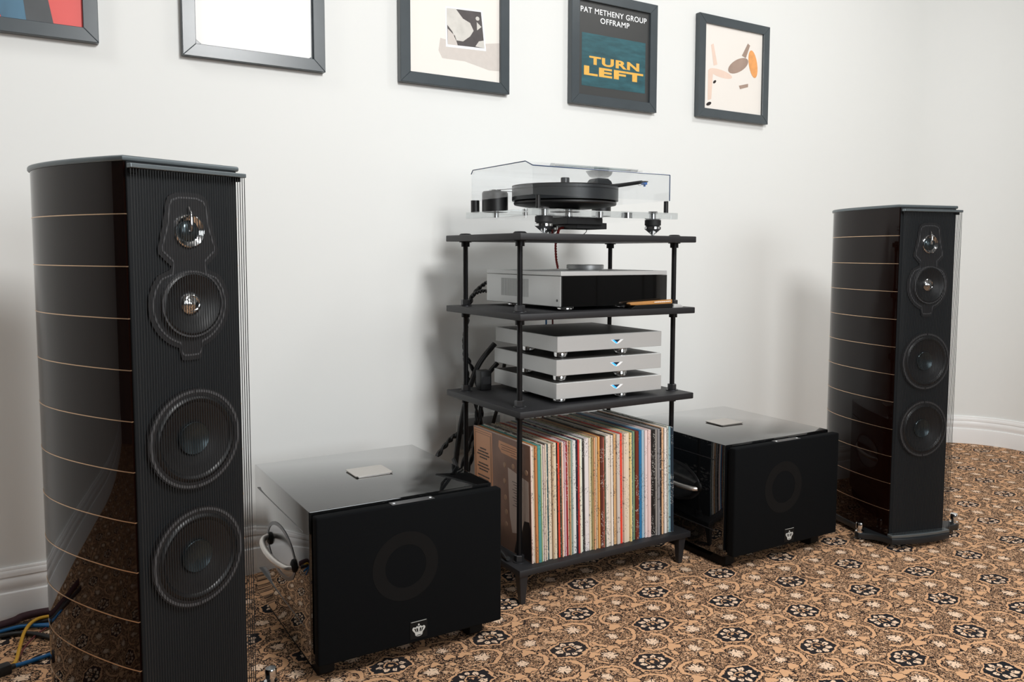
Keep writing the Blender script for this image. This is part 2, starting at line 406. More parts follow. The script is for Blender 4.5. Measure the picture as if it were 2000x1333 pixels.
# ------------------------------------------------------------------ room shell
YW, XW, RC, XL, YB, HC = 2.3814, 3.968, .356, -2.6, -3.5, 2.7
def wall_path(off):
    pts = [(XL, YW-off), (1.0, YW-off)]
    cx, cy = XW-RC, YW-RC; r = RC-off
    for i in range(25):
        a = PI/2-i*(PI/2)/24; pts.append((cx+r*math.cos(a), cy+r*math.sin(a)))
    pts.append((XW-off, YB)); return pts
def swept(prof_pairs):
    bm = B(); cols = []
    for off, z in prof_pairs:
        cols.append([bm.verts.new((x, y, z)) for x, y in wall_path(off)])
    for a, b in zip(cols, cols[1:]):
        for i in range(len(a)-1): bm.faces.new((a[i], a[i+1], b[i+1], b[i]))
    return bm
def struct(name, bm, m, smooth=False): return tag(obj(name, bm, m, None, smooth, 40), None, None, kind='structure')
bm = B(); add_box(bm, XL-.1, XW+.1, YB-.1, YW+.1, -.06, 0); struct('floor', bm, 'carpet')
o = struct('wall_back', swept([(0, HC), (0, 0), (-.1, 0), (-.1, HC), (0, HC)]), 'wall_paint', True)
o['label'] = 'off-white painted wall rounding into the right corner'
bm = B(); add_box(bm, XL-.1, XL, YB, YW, 0, HC); struct('wall_left', bm, 'room_wall')
bm = B(); add_box(bm, XL-.1, XW+.1, YB-.1, YB, 0, HC); struct('wall_front', bm, 'room_wall')
bm = B(); add_box(bm, XL-.1, XW+.1, YB-.1, YW+.1, HC, HC+.08); struct('ceiling', bm, 'ceiling_paint')
prof = [(0, .1335), (.005, .1335), (.007, .1305), (.007, .1262), (.0088, .1245), (.0098, .119), (.0105, .1118), (.0075, .1106), (.0080, .1088), (.0105, .104), (.0125, .096), (.0118, .086), (.009, .077), (.0085, .0735), (.0148, .0715), (.0168, .0605), (.0168, -.004)]
struct('baseboard_back', swept(prof), 'trim_paint', True)
bm = B()
for x0, x1, z0, z1 in ((.02, 2.58, .77, .85), (.02, 2.58, 2.35, 2.43), (.02, .10, .85, 2.35), (2.50, 2.58, .85, 2.35), (1.27, 1.33, .85, 2.35)): add_box(bm, x0, x1, YB, YB+.05, z0, z1, .004)
struct('window_1', bm, 'trim_paint')

bm = B(); add_box(bm, XW-.03, XW-.002, -1.72, -.62, 0, 2.05, .004)
add_box(bm, XW-.04, XW-.02, -1.62, -1.22, .2, .95, .006); add_box(bm, XW-.04, XW-.02, -1.12, -.72, .2, .95, .006); add_box(bm, XW-.04, XW-.02, -1.62, -1.22, 1.1, 1.9, .006); add_box(bm, XW-.04, XW-.02, -1.12, -.72, 1.1, 1.9, .006)
struct('reflection_flag_1', bm, 'flag_dark')  # unseen door-shaped panel, added so the server glass mirrors something dark

# ------------------------------------------------------------------ wall pictures
YF, FW, FH, BD, FD = 2.3564, .3768, .3813, .033, .025
def picture(x, z, label, w=FW, h=FH):
    t = thing('picture_frame', label, 'picture', (x, YW, z), 0, 'framed record covers on the wall')
    # mitred frame rails, each its own part
    o_ = [(0, 0), (w, 0), (w, h), (0, h)]; i_ = [(BD, BD), (w-BD, BD), (w-BD, h-BD), (BD, h-BD)]
    for k in range(4):
        j = (k+1) % 4; bm = B(); add_prism(bm, [o_[k], o_[j], i_[j], i_[k]], -FD, -.001, 'y', .0012, 1); obj('frame_rail', bm, 'frame_black', t)
    bm = B(); add_box(bm, BD-.004, w-BD+.004, -.014, -.010, BD-.004, h-BD+.004); obj('backing', bm, 'frame_black', t)
    return t
IN0, IN1 = BD, FW-BD            # window of the frame
def sheet(t, m, name='cover_print', pts=None):
    bm = B()
    if pts: add_prism(bm, pts, -.0152, -.0140, 'y')
    else: add_box(bm, IN0, FW-IN0, -.0152, -.0140, BD, FH-BD)
    return obj(name, bm, m, t)
def patch(sh, pts, m, name, lay=1):
    bm = B(); add_prism(bm, pts, -.0152-.0003*lay, -.0152-.0003*(lay-1), 'y'); return obj(name, bm, m, sh)
def UV(u, v): return (IN0+u*(FW-2*IN0), BD+v*(FH-2*BD))
def ell(u, v, ru, rv, n=20, rot=0):
    out = []
    for i in range(n):
        a = 2*PI*i/n; p, q = ru*math.cos(a), rv*math.sin(a)
        out.append(UV(u+p*math.cos(rot)-q*math.sin(rot), v+p*math.sin(rot)+q*math.cos(rot)))
    return out
# red, white and blue print cut by the left edge of the photo
t = picture(-.1715, 1.4241, 'black frame at the far left with a red, white and blue print')
s = sheet(t, 'print_red')
patch(s, [UV(.62, .38), UV(1, .36), UV(1, 1), UV(.5, 1)], 'paper_white', 'white_field')
patch(s, [UV(.05, 0), UV(.36, 0), UV(.24, .5), UV(.26, 1), UV(.0, 1), UV(0, .2)], 'print_blue', 'blue_shape', 2)
patch(s, [UV(.46, 0), UV(.80, 0), UV(.72, .45), UV(.62, 1), UV(.28, 1), UV(.34, .4)], 'print_blue', 'blue_shape', 3)
patch(s, [UV(.62, 0), UV(.80, 0), UV(.72, .45), UV(.62, 1), UV(.52, 1)], 'print_slate', 'dark_shape', 4)
# plain white cover with clipped corners
t = picture(.398, 1.4214, 'black frame holding a blank white cover with clipped corners')
sheet(t, 'paper_white', pts=[UV(.0, .045), UV(.055, 0), UV(.955, 0), UV(.985, .02), UV(.99, 1), UV(.01, 1)])
# cream cover with a small monochrome snapshot
t = picture(1.0034, 1.4241, 'black frame with a cream cover carrying a small monochrome snapshot')
s = sheet(t, 'paper_cream')
patch(s, [UV(.35, .17), UV(.31, .24), UV(.33, .36), UV(.6, .33), UV(1, .40), UV(1, .12), UV(.88, .115), UV(.6, .17)], 'paper_grey_beige', 'grey_strip')
ph = patch(s, [UV(.39, .285), UV(.845, .30), UV(.80, .69), UV(.385, .67)], 'logo_white', 'snapshot', 2)
patch(ph, [UV(.41, .31), UV(.825, .325), UV(.785, .675), UV(.40, .655)], 'photo_dark', 'snapshot_image', 3)
patch(ph, [UV(.40, .50), UV(.40, .655), UV(.50, .662), UV(.58, .58), UV(.66, .55), UV(.70, .48), UV(.66, .42), UV(.58, .36), UV(.50, .36), UV(.46, .44)], 'photo_light', 'pale_shape', 4)
patch(ph, [UV(.41, .31), UV(.52, .312), UV(.49, .40), UV(.41, .46)], 'paper_grey_beige', 'grey_shape', 4)
patch(ph, [UV(.72, .33), UV(.825, .325), UV(.815, .40), UV(.76, .385)], 'photo_light', 'pale_corner', 4)
patch(ph, ell(.745, .605, .022, .02), 'photo_light', 'light_spot', 4)
patch(ph, [UV(.74, .49), UV(.79, .53), UV(.735, .57)], 'photo_light', 'light_spot', 4)
# dark cover with lettering
t = picture(1.6227, 1.4237, 'black frame with a dark cover lettered TURN LEFT in yellow on teal')
s = sheet(t, 'sleeve_dark')
patch(s, [UV(.05, .10), UV(.95, .10), UV(.95, .665), UV(.05, .665)], 'print_teal', 'teal_panel')
def lettering(body, u0, u1, v0, v1, m, lay, bold=0):
    (x0, z0), (x1, z1) = UV(u0, v0), UV(u1, v1)
    return text_mesh('lettering', body, x0, x1, z0, z1, -.0152-.0003*lay, m, s, bold)
lettering('PAT METHENY GROUP', .03, .96, .88, .94, 'logo_white', 1, .012)
lettering('OFFRAMP', .30, .71, .79, .85, 'logo_white', 1, .012)
lettering('TURN', .15, .86, .335, .425, 'print_yellow', 2, .04); lettering('LEFT', .08, .92, .215, .315, 'print_yellow', 2, .045)
# cream cover with soft abstract shapes
t = picture(2.2043, 1.4328, 'black frame nearest the corner, cream print with peach and orange shapes')
s = sheet(t, 'paper_cream')
patch(s, ell(.28, .44, .20, .045, 24, -.12), 'print_peach', 'peach_shape')
patch(s, [UV(.07, .46), UV(.15, .44), UV(.13, .12), UV(.07, .10)], 'print_peach', 'peach_shape', 2)
patch(s, [UV(.11, .76), UV(.15, .78), UV(.22, .54), UV(.16, .52)], 'print_peach', 'peach_shape', 2)
patch(s, ell(.58, .57, .19, .075, 24, .45), 'print_taupe', 'taupe_shape', 2)
patch(s, [UV(.64, .70), UV(.74, .86), UV(.78, .84), UV(.71, .68)], 'print_taupe', 'taupe_shape', 3)
patch(s, [UV(.60, .33), UV(.76, .37), UV(.76, .33), UV(.62, .29)], 'print_taupe', 'taupe_shape', 3)
patch(s, ell(.84, .62, .075, .17, 20, .25), 'print_orange', 'orange_shape', 3)
patch(s, ell(.09, .06, .045, .02, 12, .4), 'cover_dark', 'dark_mark', 2)
patch(s, ell(.18, .33, .03, .016, 12, .6), 'cover_dark', 'dark_mark', 3)

# ------------------------------------------------------------------ floorstanding loudspeakers
def mirror_side(pts, w): return pts + [(w-a, b) for a, b in reversed(pts[:-1])]
side = [(0, 0), (-.006, .03), (-.011, .07), (-.015, .12), (-.0165, .17), (-.015, .215), (-.010, .26), (-.001, .30), (.012, .335), (.030, .365), (.052, .390), (.078, .407), (.105, .413)]
SWD = .21
def plan(off=0.0, k=3):
    pts = [Vector((a, b, 0)) for a, b in side]; sp = spline(pts, k)
    half = [(p.x, p.y) for p in sp]; full = mirror_side(half, SWD)
    if not off: return full
    out = []; n = len(full)
    for i in range(n):
        a = Vector(full[i-1]); b = Vector(full[i]); c = Vector(full[(i+1) % n])
        n1 = Vector(((b-a).y, -(b-a).x)).normalized(); n2 = Vector(((c-b).y, -(c-b).x)).normalized()
        nn = (n1+n2); nn = nn/max(.4, nn.length_squared)*2
        out.append(tuple(b-nn*off))
    return out
# orientation check so that a positive offset always grows the outline
_a = sum(p[0]*q[1]-q[0]*p[1] for p, q in zip(plan(), plan()[1:]+plan()[:1]))
SGN = 1 if _a < 0 else -1
def grow(off): return plan(off*(1 if SGN == 1 else -1)*(1))
def area_of(pts): return abs(sum(p[0]*q[1]-q[0]*p[1] for p, q in zip(pts, pts[1:]+pts[:1])))
if area_of(grow(.005)) < area_of(plan()):
    _g = grow
    def grow(off): return _g(-off)
def ring_band(bm, cx, cz, ro, ri, y0, y1, n=48):
    add_lathe(bm, [(ro, y0), (ri, y0), (ri, y1), (ro, y1)], (cx, 0, cz), 'y', n, closed=True)
ZT = 1.0641
def make_speaker(name, label, loc, rz):
    t = thing(name, label, 'loudspeaker', loc, rz, 'floorstanding loudspeakers')
    bm = B(); add_prism(bm, plan(), .034, 1.0555, 'z'); cab = obj('cabinet', bm, 'cabinet_gloss', t, True, 50)
    for k in range(11):
        z = .9701-.0854*k; full = grow(.0006)
        bm = B(); add_prism(bm, full, z-.0008, z+.0008, 'z'); obj('inlay_line', bm, 'brass_inlay', cab)
    bm = B(); add_prism(bm, grow(.004), 1.0548, ZT, 'z', .003, 3); obj('top_cap', bm, 'gunmetal', t, True, 40)
    bm = B(); add_box(bm, .003, .207, -.004, .002, .036, 1.0548, .001, 1); baf = obj('baffle', bm, 'baffle_black', t)
    # string grille: bars at top and bottom with elastic strings stretched between them
    bm = B(); add_box(bm, -.002, .2135, -.026, -.013, 1.0428, 1.0502, .0012, 2); obj('grille_bar', bm, 'gunmetal', t)
    bm = B(); add_prism(bm, [(-.004, -.004), (.214, -.004), (.214, -.024), (.16, -.031), (.105, -.033), (.05, -.031), (-.004, -.024)], .034, .043, 'z', .001, 1); obj('grille_bar', bm, 'gunmetal', t)
    for bx_ in (.006, .198):
        bm = B(); add_box(bm, bx_, bx_+.012, -.014, -.003, 1.036, 1.049); obj('grille_bracket', bm, 'badge_black', t)
    bm = B(); n = 46
    for i in range(n):
        x = -.0005+.212*i/(n-1); add_box(bm, x-.0005, x+.0005, -.0228, -.0218, .042, 1.0435)
    g = obj('string_grille', bm, 'string_black', t); g['kind'] = 'stuff'
    # midrange and tweeter share one shaped plate
    cz, cr, cs = .818, .077, .1065
    right = [(.0, 1.0105), (.02, 1.0095), (.034, 1.004), (.0395, .995), (.047, .955), (.0565, .914), (.0555, .905), (.040, .8905), (.0335, .8845), (.036, .8785)]
    a0 = math.asin((.8785-cz-.004)/cr)
    arc = [(cr*math.cos(a0-(a0+1.25)*i/22), cz+cr*math.sin(a0-(a0+1.25)*i/22)) for i in range(1, 23)]
    right += arc+[(.0225, .7425), (.0195, .727), (.016, .7222), (0, .7215)]
    outl = [(cs+a, b) for a, b in right]+[(cs-a, b) for a, b in reversed(right[1:-1])]
    ctr = lambda f: [(cs+(a-cs)*f, b+(-.006*(1 if b > .9 else -1) if f < 1 else 0)) for a, b in outl]
    bm = B(); add_prism(bm, outl, -.0090, -.003, 'y'); pl = obj('driver_plate', bm, 'driver_plate', t)
    inner = []
    for a, b in outl:
        v = Vector((a-cs, b-(cz if b < .8845 else .945))); L = v.length
        v *= (L-.0075)/L; inner.append((cs+v.x, (cz if b < .8845 else .945)+v.y))
    inner2 = []
    for a, b in outl:
        v = Vector((a-cs, b-(cz if b < .8845 else .945))); L = v.length
        v *= (L-.0105)/L; inner2.append((cs+v.x, (cz if b < .8845 else .945)+v.y))
    bm = B(); add_prism(bm, inner, -.0098, -.0085, 'y', hole=inner2); obj('plate_rim', bm, 'driver_rim', pl)
    # tweeter
    bm = B(); add_lathe(bm, [(.0285, -.008), (.0285, -.0135), (.0265, -.0150), (.0185, -.0105), (.0185, -.008)], (cs, 0, .9447), 'y', 40, closed=True); tw = obj('tweeter_ring', bm, 'chrome', t, True)
    bm = B(); add_lathe(bm, [(.0186, -.009), (.0165, -.0115), (.012, -.0138), (.006, -.015), (0, -.0153)], (cs, 0, .9447), 'y', 32); obj('tweeter_dome', bm, 'dust_cap', tw, True)
    bm = B(); add_tube(bm, [(cs, -.012, .986), (cs, -.018, .972), (cs, -.0185, .955), (cs, -.0158, .9447)], .002, 8, 5, radii=(.0016, .0034)); obj('dome_pointer', bm, 'chrome', tw, True)
    # midrange
    bm = B(); ring_band(bm, cs, .8195, .0575, .0545, -.0185, -.008); md = obj('midrange_ring', bm, 'driver_rim', t, True)
    bm = B(); add_lathe(bm, [(.0548, -.0172), (.051, -.0190), (.0465, -.0176), (.045, -.0170), (.030, -.0125), (.0205, -.0094), (.0205, -.0085)], (cs, 0, .8195), 'y', 48, caps=False); obj('midrange_cone', bm, 'cone_black', md, True)
    bm = B(); add_lathe(bm, [(.0190, -.009), (.0190, -.0120), (.0165, -.0150), (.0135, -.0160), (.0130, -.0142), (.0105, -.0150), (.004, -.0185), (0, -.0190)], (cs, 0, .8195), 'y', 32); obj('phase_plug', bm, 'chrome', md, True)
    # woofers
    for z in (.583, .3715):
        bm = B(); ring_band(bm, cs, z, .0885, .0765, -.0150, -.003, 56); w = obj('woofer_ring', bm, 'driver_plate', t, True)
        for a0_, a1_ in ((PI/2+.02, 3*PI/2-.02), (-PI/2+.02, PI/2-.02)):
            oo = []; ii = []
            for q in range(33):
                a = a0_+(a1_-a0_)*q/32; oo.append((cs+.0862*math.cos(a), z+.0862*math.sin(a))); ii.append((cs+.0818*math.cos(a), z+.0818*math.sin(a)))
            bm = B(); add_prism(bm, oo+ii[::-1], -.0160, -.0145, 'y'); obj('trim_ring', bm, 'driver_rim', w)
        bm = B(); add_lathe(bm, [(.0770, -.0140), (.0745, -.0172), (.0705, -.0186), (.0665, -.0172), (.0645, -.0150), (.0625, -.0146), (.045, -.0098), (.0285, -.0054), (.0285, -.0045)], (cs, 0, z), 'y', 56, caps=False); obj('woofer_cone', bm, 'cone_black', w, True)
        bm = B(); add_lathe(bm, [(.0292, -.0052), (.0290, -.0098), (.0280, -.0108)]+[(.0275*q_, -.0106+.0058*(1-q_*q_)) for q_ in (.95, .85, .7, .5, .3, .15, 0)], (cs, 0, z), 'y', 40, caps=False); obj('dust_cap', bm, 'dust_cap', w, True)
    # base plate with outrigger ears
    ear = [(-.004, -.026), (-.014, .006), (-.03, .030), (-.052, .042), (-.068, .050), (-.071, .062), (-.066, .073), (-.054, .079), (-.036, .088), (-.022, .110), (-.019, .16), (-.018, .22), (-.012, .27), (-.004, .31), (.01, .345), (.03, .375), (.06, .41), (.105, .425)]
    ear2 = [(.105, .425), (.15, .41), (.18, .375), (.20, .345), (.214, .31), (.222, .27), (.228, .22), (.229, .16), (.236, .105), (.26, .085), (.298, .073), (.312, .066), (.318, .054), (.314, .041), (.302, .034), (.27, .030), (.235, .012), (.214, -.026)]
    front = [(.18, -.034), (.14, -.039), (.105, -.041), (.07, -.039), (.03, -.034)]
    bm = B(); add_prism(bm, ear+ear2[1:]+front, .014, .034, 'z', .003, 2); bp = obj('base_plate', bm, 'base_metal', t, True, 40)
    src = None
    for fx, fy in ((-.0557, .0616), (.3023, .0520), (.045, .37), (.165, .37)):
        f = B(); add_lathe(f, [(0, .0), (.004, .0), (.015, .0045), (.0165, .008), (.0165, .0125), (.006, .0142), (.006, .034), (.0135, .034), (.0135, .0375), (.0085, .040), (.0085, .043), (.0118, .0455), (.0118, .0615), (.0105, .064), (.0, .064)], (0, 0, 0), 'z', 24)
        if src is None:
            src = obj('spike_foot', f, 'chrome', bp, True); src.location = (fx, fy, 0)
        else:
            f.free(); inst(src, 'spike_foot', bp, (fx, fy, 0))
    return t
def copy_tree(o, parent=None):
    c = o.copy(); C.objects.link(c); c.parent = parent
    for ch in list(o.children): copy_tree(ch, c)
    return c
sp1 = make_speaker('floorstanding_speaker', 'glossy dark floorstanding loudspeaker in the left foreground', (.1586, 1.5012, 0), .4091)
sp2 = copy_tree(sp1); sp2.location = (2.2768, 1.5466, 0); sp2.rotation_euler = (0, 0, -.2785)
sp2['label'] = 'glossy dark floorstanding loudspeaker on the right near the rounded corner'

# ------------------------------------------------------------------ subwoofers
def make_sub(label, loc, rz, H):
    t = thing('subwoofer', label, 'subwoofer', loc, rz, 'subwoofers beside the rack')
    W, D, zb = .4174, .4457, .072
    bm = B(); add_box(bm, 0, W, 0, D, zb, H, .0022, 2); body = obj('body', bm, 'piano_black', t, True, 30)
    for z in (.338, .137):
        for x0, x1 in ((-.0006, .001), (W-.001, W+.0006)):
            bm = B(); add_box(bm, x0, x1, .038, .42, z-.0013, z+.0013, .0003, 1); obj('side_groove', bm, 'steel_dark', body)
    # grille
    bm = B(); add_box(bm, .012, W-.012, -.010, .001, zb+.012, H-.012); obj('grille_spacer', bm, 'badge_black', t)
    bm = B(); add_box(bm, .004, W+.006, -.036, -.010, .080, H-.0045, .004, 3); gr = obj('grille', bm, 'grille_cloth', t, True, 30)
    bm = B(); ring_band(bm, .193, .252, .074, .046, -.0364, -.0358, 56); obj('driver_outline', bm, 'grille_ring', gr)
    bm = B(); add_box(bm, .2005, .2405, -.0372, -.0358, .0885, .1275, .0006, 1); bd = obj('badge', bm, 'badge_black', gr)
    bm = B(); add_box(bm, .203, .238, -.0378, -.0370, .1258, .1266); obj('badge_line', bm, 'emblem_silver', bd)
    cx, cz, cw, ch = .2205, .0965, .0150, .0215
    half = [(.52, -.03), (.60, .24), (.86, .45), (1.0, .62), (.95, .77), (.78, .86), (.60, .80), (.45, .80), (.27, .92), (.10, .84), (0, .86)]
    out = [(cx+a*cw, cz+b*ch) for a, b in half]+[(cx-a*cw, cz+b*ch) for a, b in reversed(half[:-1])]+[(cx-.3*cw, cz-.12*ch), (cx, cz-.15*ch), (cx+.3*cw, cz-.12*ch)]
    bm = B(); add_prism(bm, out, -.0378, -.0371, 'y'); add_lathe(bm, [(.0021, -.0378), (.0021, -.0371)], (cx, 0, cz+1.03*ch), 'y', 14); cr = obj('crown_emblem', bm, 'emblem_silver', bd)
    bm = B()
    for a0, a1, b0, b1 in ((.16, .10, .40, .26), (.52, .34, .72, .46)):
        for s_ in (-1, 1):
            add_prism(bm, [(cx+s_*a1*cw, cz+.33*ch), (cx+s_*b1*cw, cz+.33*ch), (cx+s_*b0*cw, cz+.68*ch), (cx+s_*a0*cw, cz+.70*ch)], -.0380, -.0377, 'y')
    add_prism(bm, [(cx+.40*cw*math.cos(q*PI/8), cz-.02*ch+.035*ch*math.sin(q*PI/8)) for q in range(16)], -.0380, -.0377, 'y')
    obj('crown_slots', bm, 'badge_black', cr)
    bm = B(); add_box(bm, .165, .262, -.0335, -.012, H-.0046, H-.0035, .0004, 1); pt = obj('name_plate', bm, 'steel_dark', gr)
    for x in (.172, .255):
        bm = B(); add_lathe(bm, [(.0028, 0), (.0028, .0008), (.0014, .0011)], (x, -.024, H-.0036), 'z', 12); obj('screw', bm, 'logo_white', pt)
    # top plate
    bm = B()
    rr = [(.172, .19), (.254, .19), (.258, .194), (.258, .264), (.254, .268), (.172, .268), (.168, .264), (.168, .194)]
    add_prism(bm, rr, H+.0015, H+.0042, 'z', .0006, 1); add_prism(bm, [(.213+(a-.213)*.94, .229+(b-.229)*.94) for a, b in rr], H-.0003, H+.0016, 'z'); obj('top_plate', bm, 'satin_nickel', t)
    # oval hand cups with bowed handles on both sides
    for sx, x in ((-1, 0.0), (1, W)):
        bm = B(); n = 40; e = lambda a, b: [(.215+a*math.cos(2*PI*q/n), .245+b*math.sin(2*PI*q/n)) for q in range(n)]
        add_prism(bm, e(.118, .058), x-.0015 if sx < 0 else x-.0005, x+.0005 if sx < 0 else x+.0015, 'x', hole=e(.108, .050)); cup = obj('handle_cup', bm, 'steel_dark', t, True, 40)
        bm = B(); add_tube(bm, [(x+sx*.002, .305, .252), (x+sx*.017, .298, .250), (x+sx*.027, .27, .248), (x+sx*.031, .215, .245), (x+sx*.027, .155, .242), (x+sx*.016, .115, .240), (x+sx*.004, .105, .240)], .0066, 12, 6); obj('handle', bm, 'satin_nickel', cup, True)
        bm = B(); add_prism(bm, e(.109, .051), x-.0004, x+.0004, 'x'); obj('cup_lining', bm, 'cup_metal', cup)
        for y in (.305, .105):
            bm = B(); add_lathe(bm, [(.015, 0), (.0135, sx*.005), (.0085, sx*.008)], (x, y, .246), 'x', 20); obj('handle_mount', bm, 'badge_black', cup, True)
    # runner feet
    for x in (.035, W-.035):
        bm = B(); prof_ = [(.02, 0), (.40, 0), (.43, .012), (.435, .073), (.40, .073), (.385, .034), (.07, .034), (.05, .073), (.008, .073), (.008, .018)]
        add_prism(bm, [(a_, .0349+b_*.5) for a_, b_ in prof_], x-.017, x+.017, 'x', .003, 2); obj('runner_foot', bm, 'badge_black', t, True, 40)
    T = Matrix.Translation((0, 0, -.0363)) @ Matrix.Scale(1.04, 4)
    for c_ in t.children_recursive: c_.data.transform(T)
    return t
make_sub('black subwoofer standing between the left loudspeaker and the rack', (.5032, 1.6857, 0), -.0058, .390)
make_sub('black subwoofer standing between the rack and the right loudspeaker', (1.6984, 1.6794, 0), -.0254, .3872)

# ------------------------------------------------------------------ equipment rack
RX, RY, RW, RD, RT = 1.0696, 1.7716, .5894, .4203, .0175
ZS = (.0961, .509, .7581, .9613)
rack = thing('equipment_rack', 'black four-shelf rack with threaded rods holding audio gear and records', 'rack', (RX+RW/2, RY+RD/2, 0))
x0, x1, y0, y1 = -RW/2, RW/2, -RD/2, RD/2
for z in ZS:
    bm = B(); add_box(bm, x0, x1, y0, y1, z-RT, z, .0022, 2); obj('shelf', bm, 'rack_black', rack, True, 30)
RODS = [(a-RX-RW/2, b-RY-RD/2) for a, b in ((1.1045, 1.832), (1.635, 1.839), (1.1045, 2.1355), (1.633, 2.144))]
prof = []; z = ZS[0]-.004
while z < ZS[3]-RT: prof += [(.0068, z), (.0074, z+.0011)]; z += .0024
bm = B(); add_lathe(bm, prof, (0, 0, 0), 'z', 10); rod0 = obj('threaded_rod', bm, 'rod_black', rack, True, 60)
def hexnut(zb, h=.0165, r=.0135):
    bm = B(); add_lathe(bm, [(.0178, zb), (.0178, zb+.0022)], (0, 0, 0), 'z', 24)
    add_prism(bm, [(r*math.cos(PI/6+i*PI/3), r*math.sin(PI/6+i*PI/3)) for i in range(6)], zb+.0022, zb+.0022+h, 'z', .0012, 1); return bm
def collar(zt):
    bm = B(); add_lathe(bm, [(.0178, zt), (.0178, zt-.0025), (.0122, zt-.0025), (.0122, zt-.0150), (.0070, zt-.0150)], (0, 0, 0), 'z', 24); return bm
nuts = [obj('hex_nut', hexnut(z), 'steel_dark', rack, True, 25) for z in ZS[:3]]
cols = [obj('collar', collar(z-RT), 'rod_black', rack, True, 35) for z in ZS[1:]]
bm = B(); add_lathe(bm, [(.0175, ZS[3]), (.0175, ZS[3]+.002), (.0135, ZS[3]+.0052), (0, ZS[3]+.0058)], (0, 0, 0), 'z', 24); cap0 = obj('bolt_cap', bm, 'rod_black', rack, True)
for i, (x, y) in enumerate(RODS):
    for src, nm in [(rod0, 'threaded_rod'), (cap0, 'bolt_cap')]+[(n, 'hex_nut') for n in nuts]+[(c, 'collar') for c in cols]:
        if i == 0: src.location = (x, y, 0)
        else: inst(src, nm, rack, (x, y, 0), (0, 0, i*.5))
for sx, lx in ((1, x0+.004), (-1, x1-.040)):
    for sy, ly in ((1, y0+.006), (-1, y1-.006)):
        bm = B(); a = .026; X0, X1 = (lx, lx+a) if sx > 0 else (lx, lx+a); Y0, Y1 = (ly, ly+a) if sy > 0 else (ly-a, ly)
        t_ = bmesh.new(); add_box(t_, X0, X1, Y0, Y1, 0, ZS[0]-RT, .0015, 1)
        for v in t_.verts:
            k = 1-v.co.z/(ZS[0]-RT); mx_, my_ = (X0+X1)/2+sx*.003, (Y0+Y1)/2
            v.co.x += (mx_-v.co.x)*.48*k; v.co.y += (my_-v.co.y)*.48*k
        merge(bm, t_); obj('leg', bm, 'rack_black', rack)

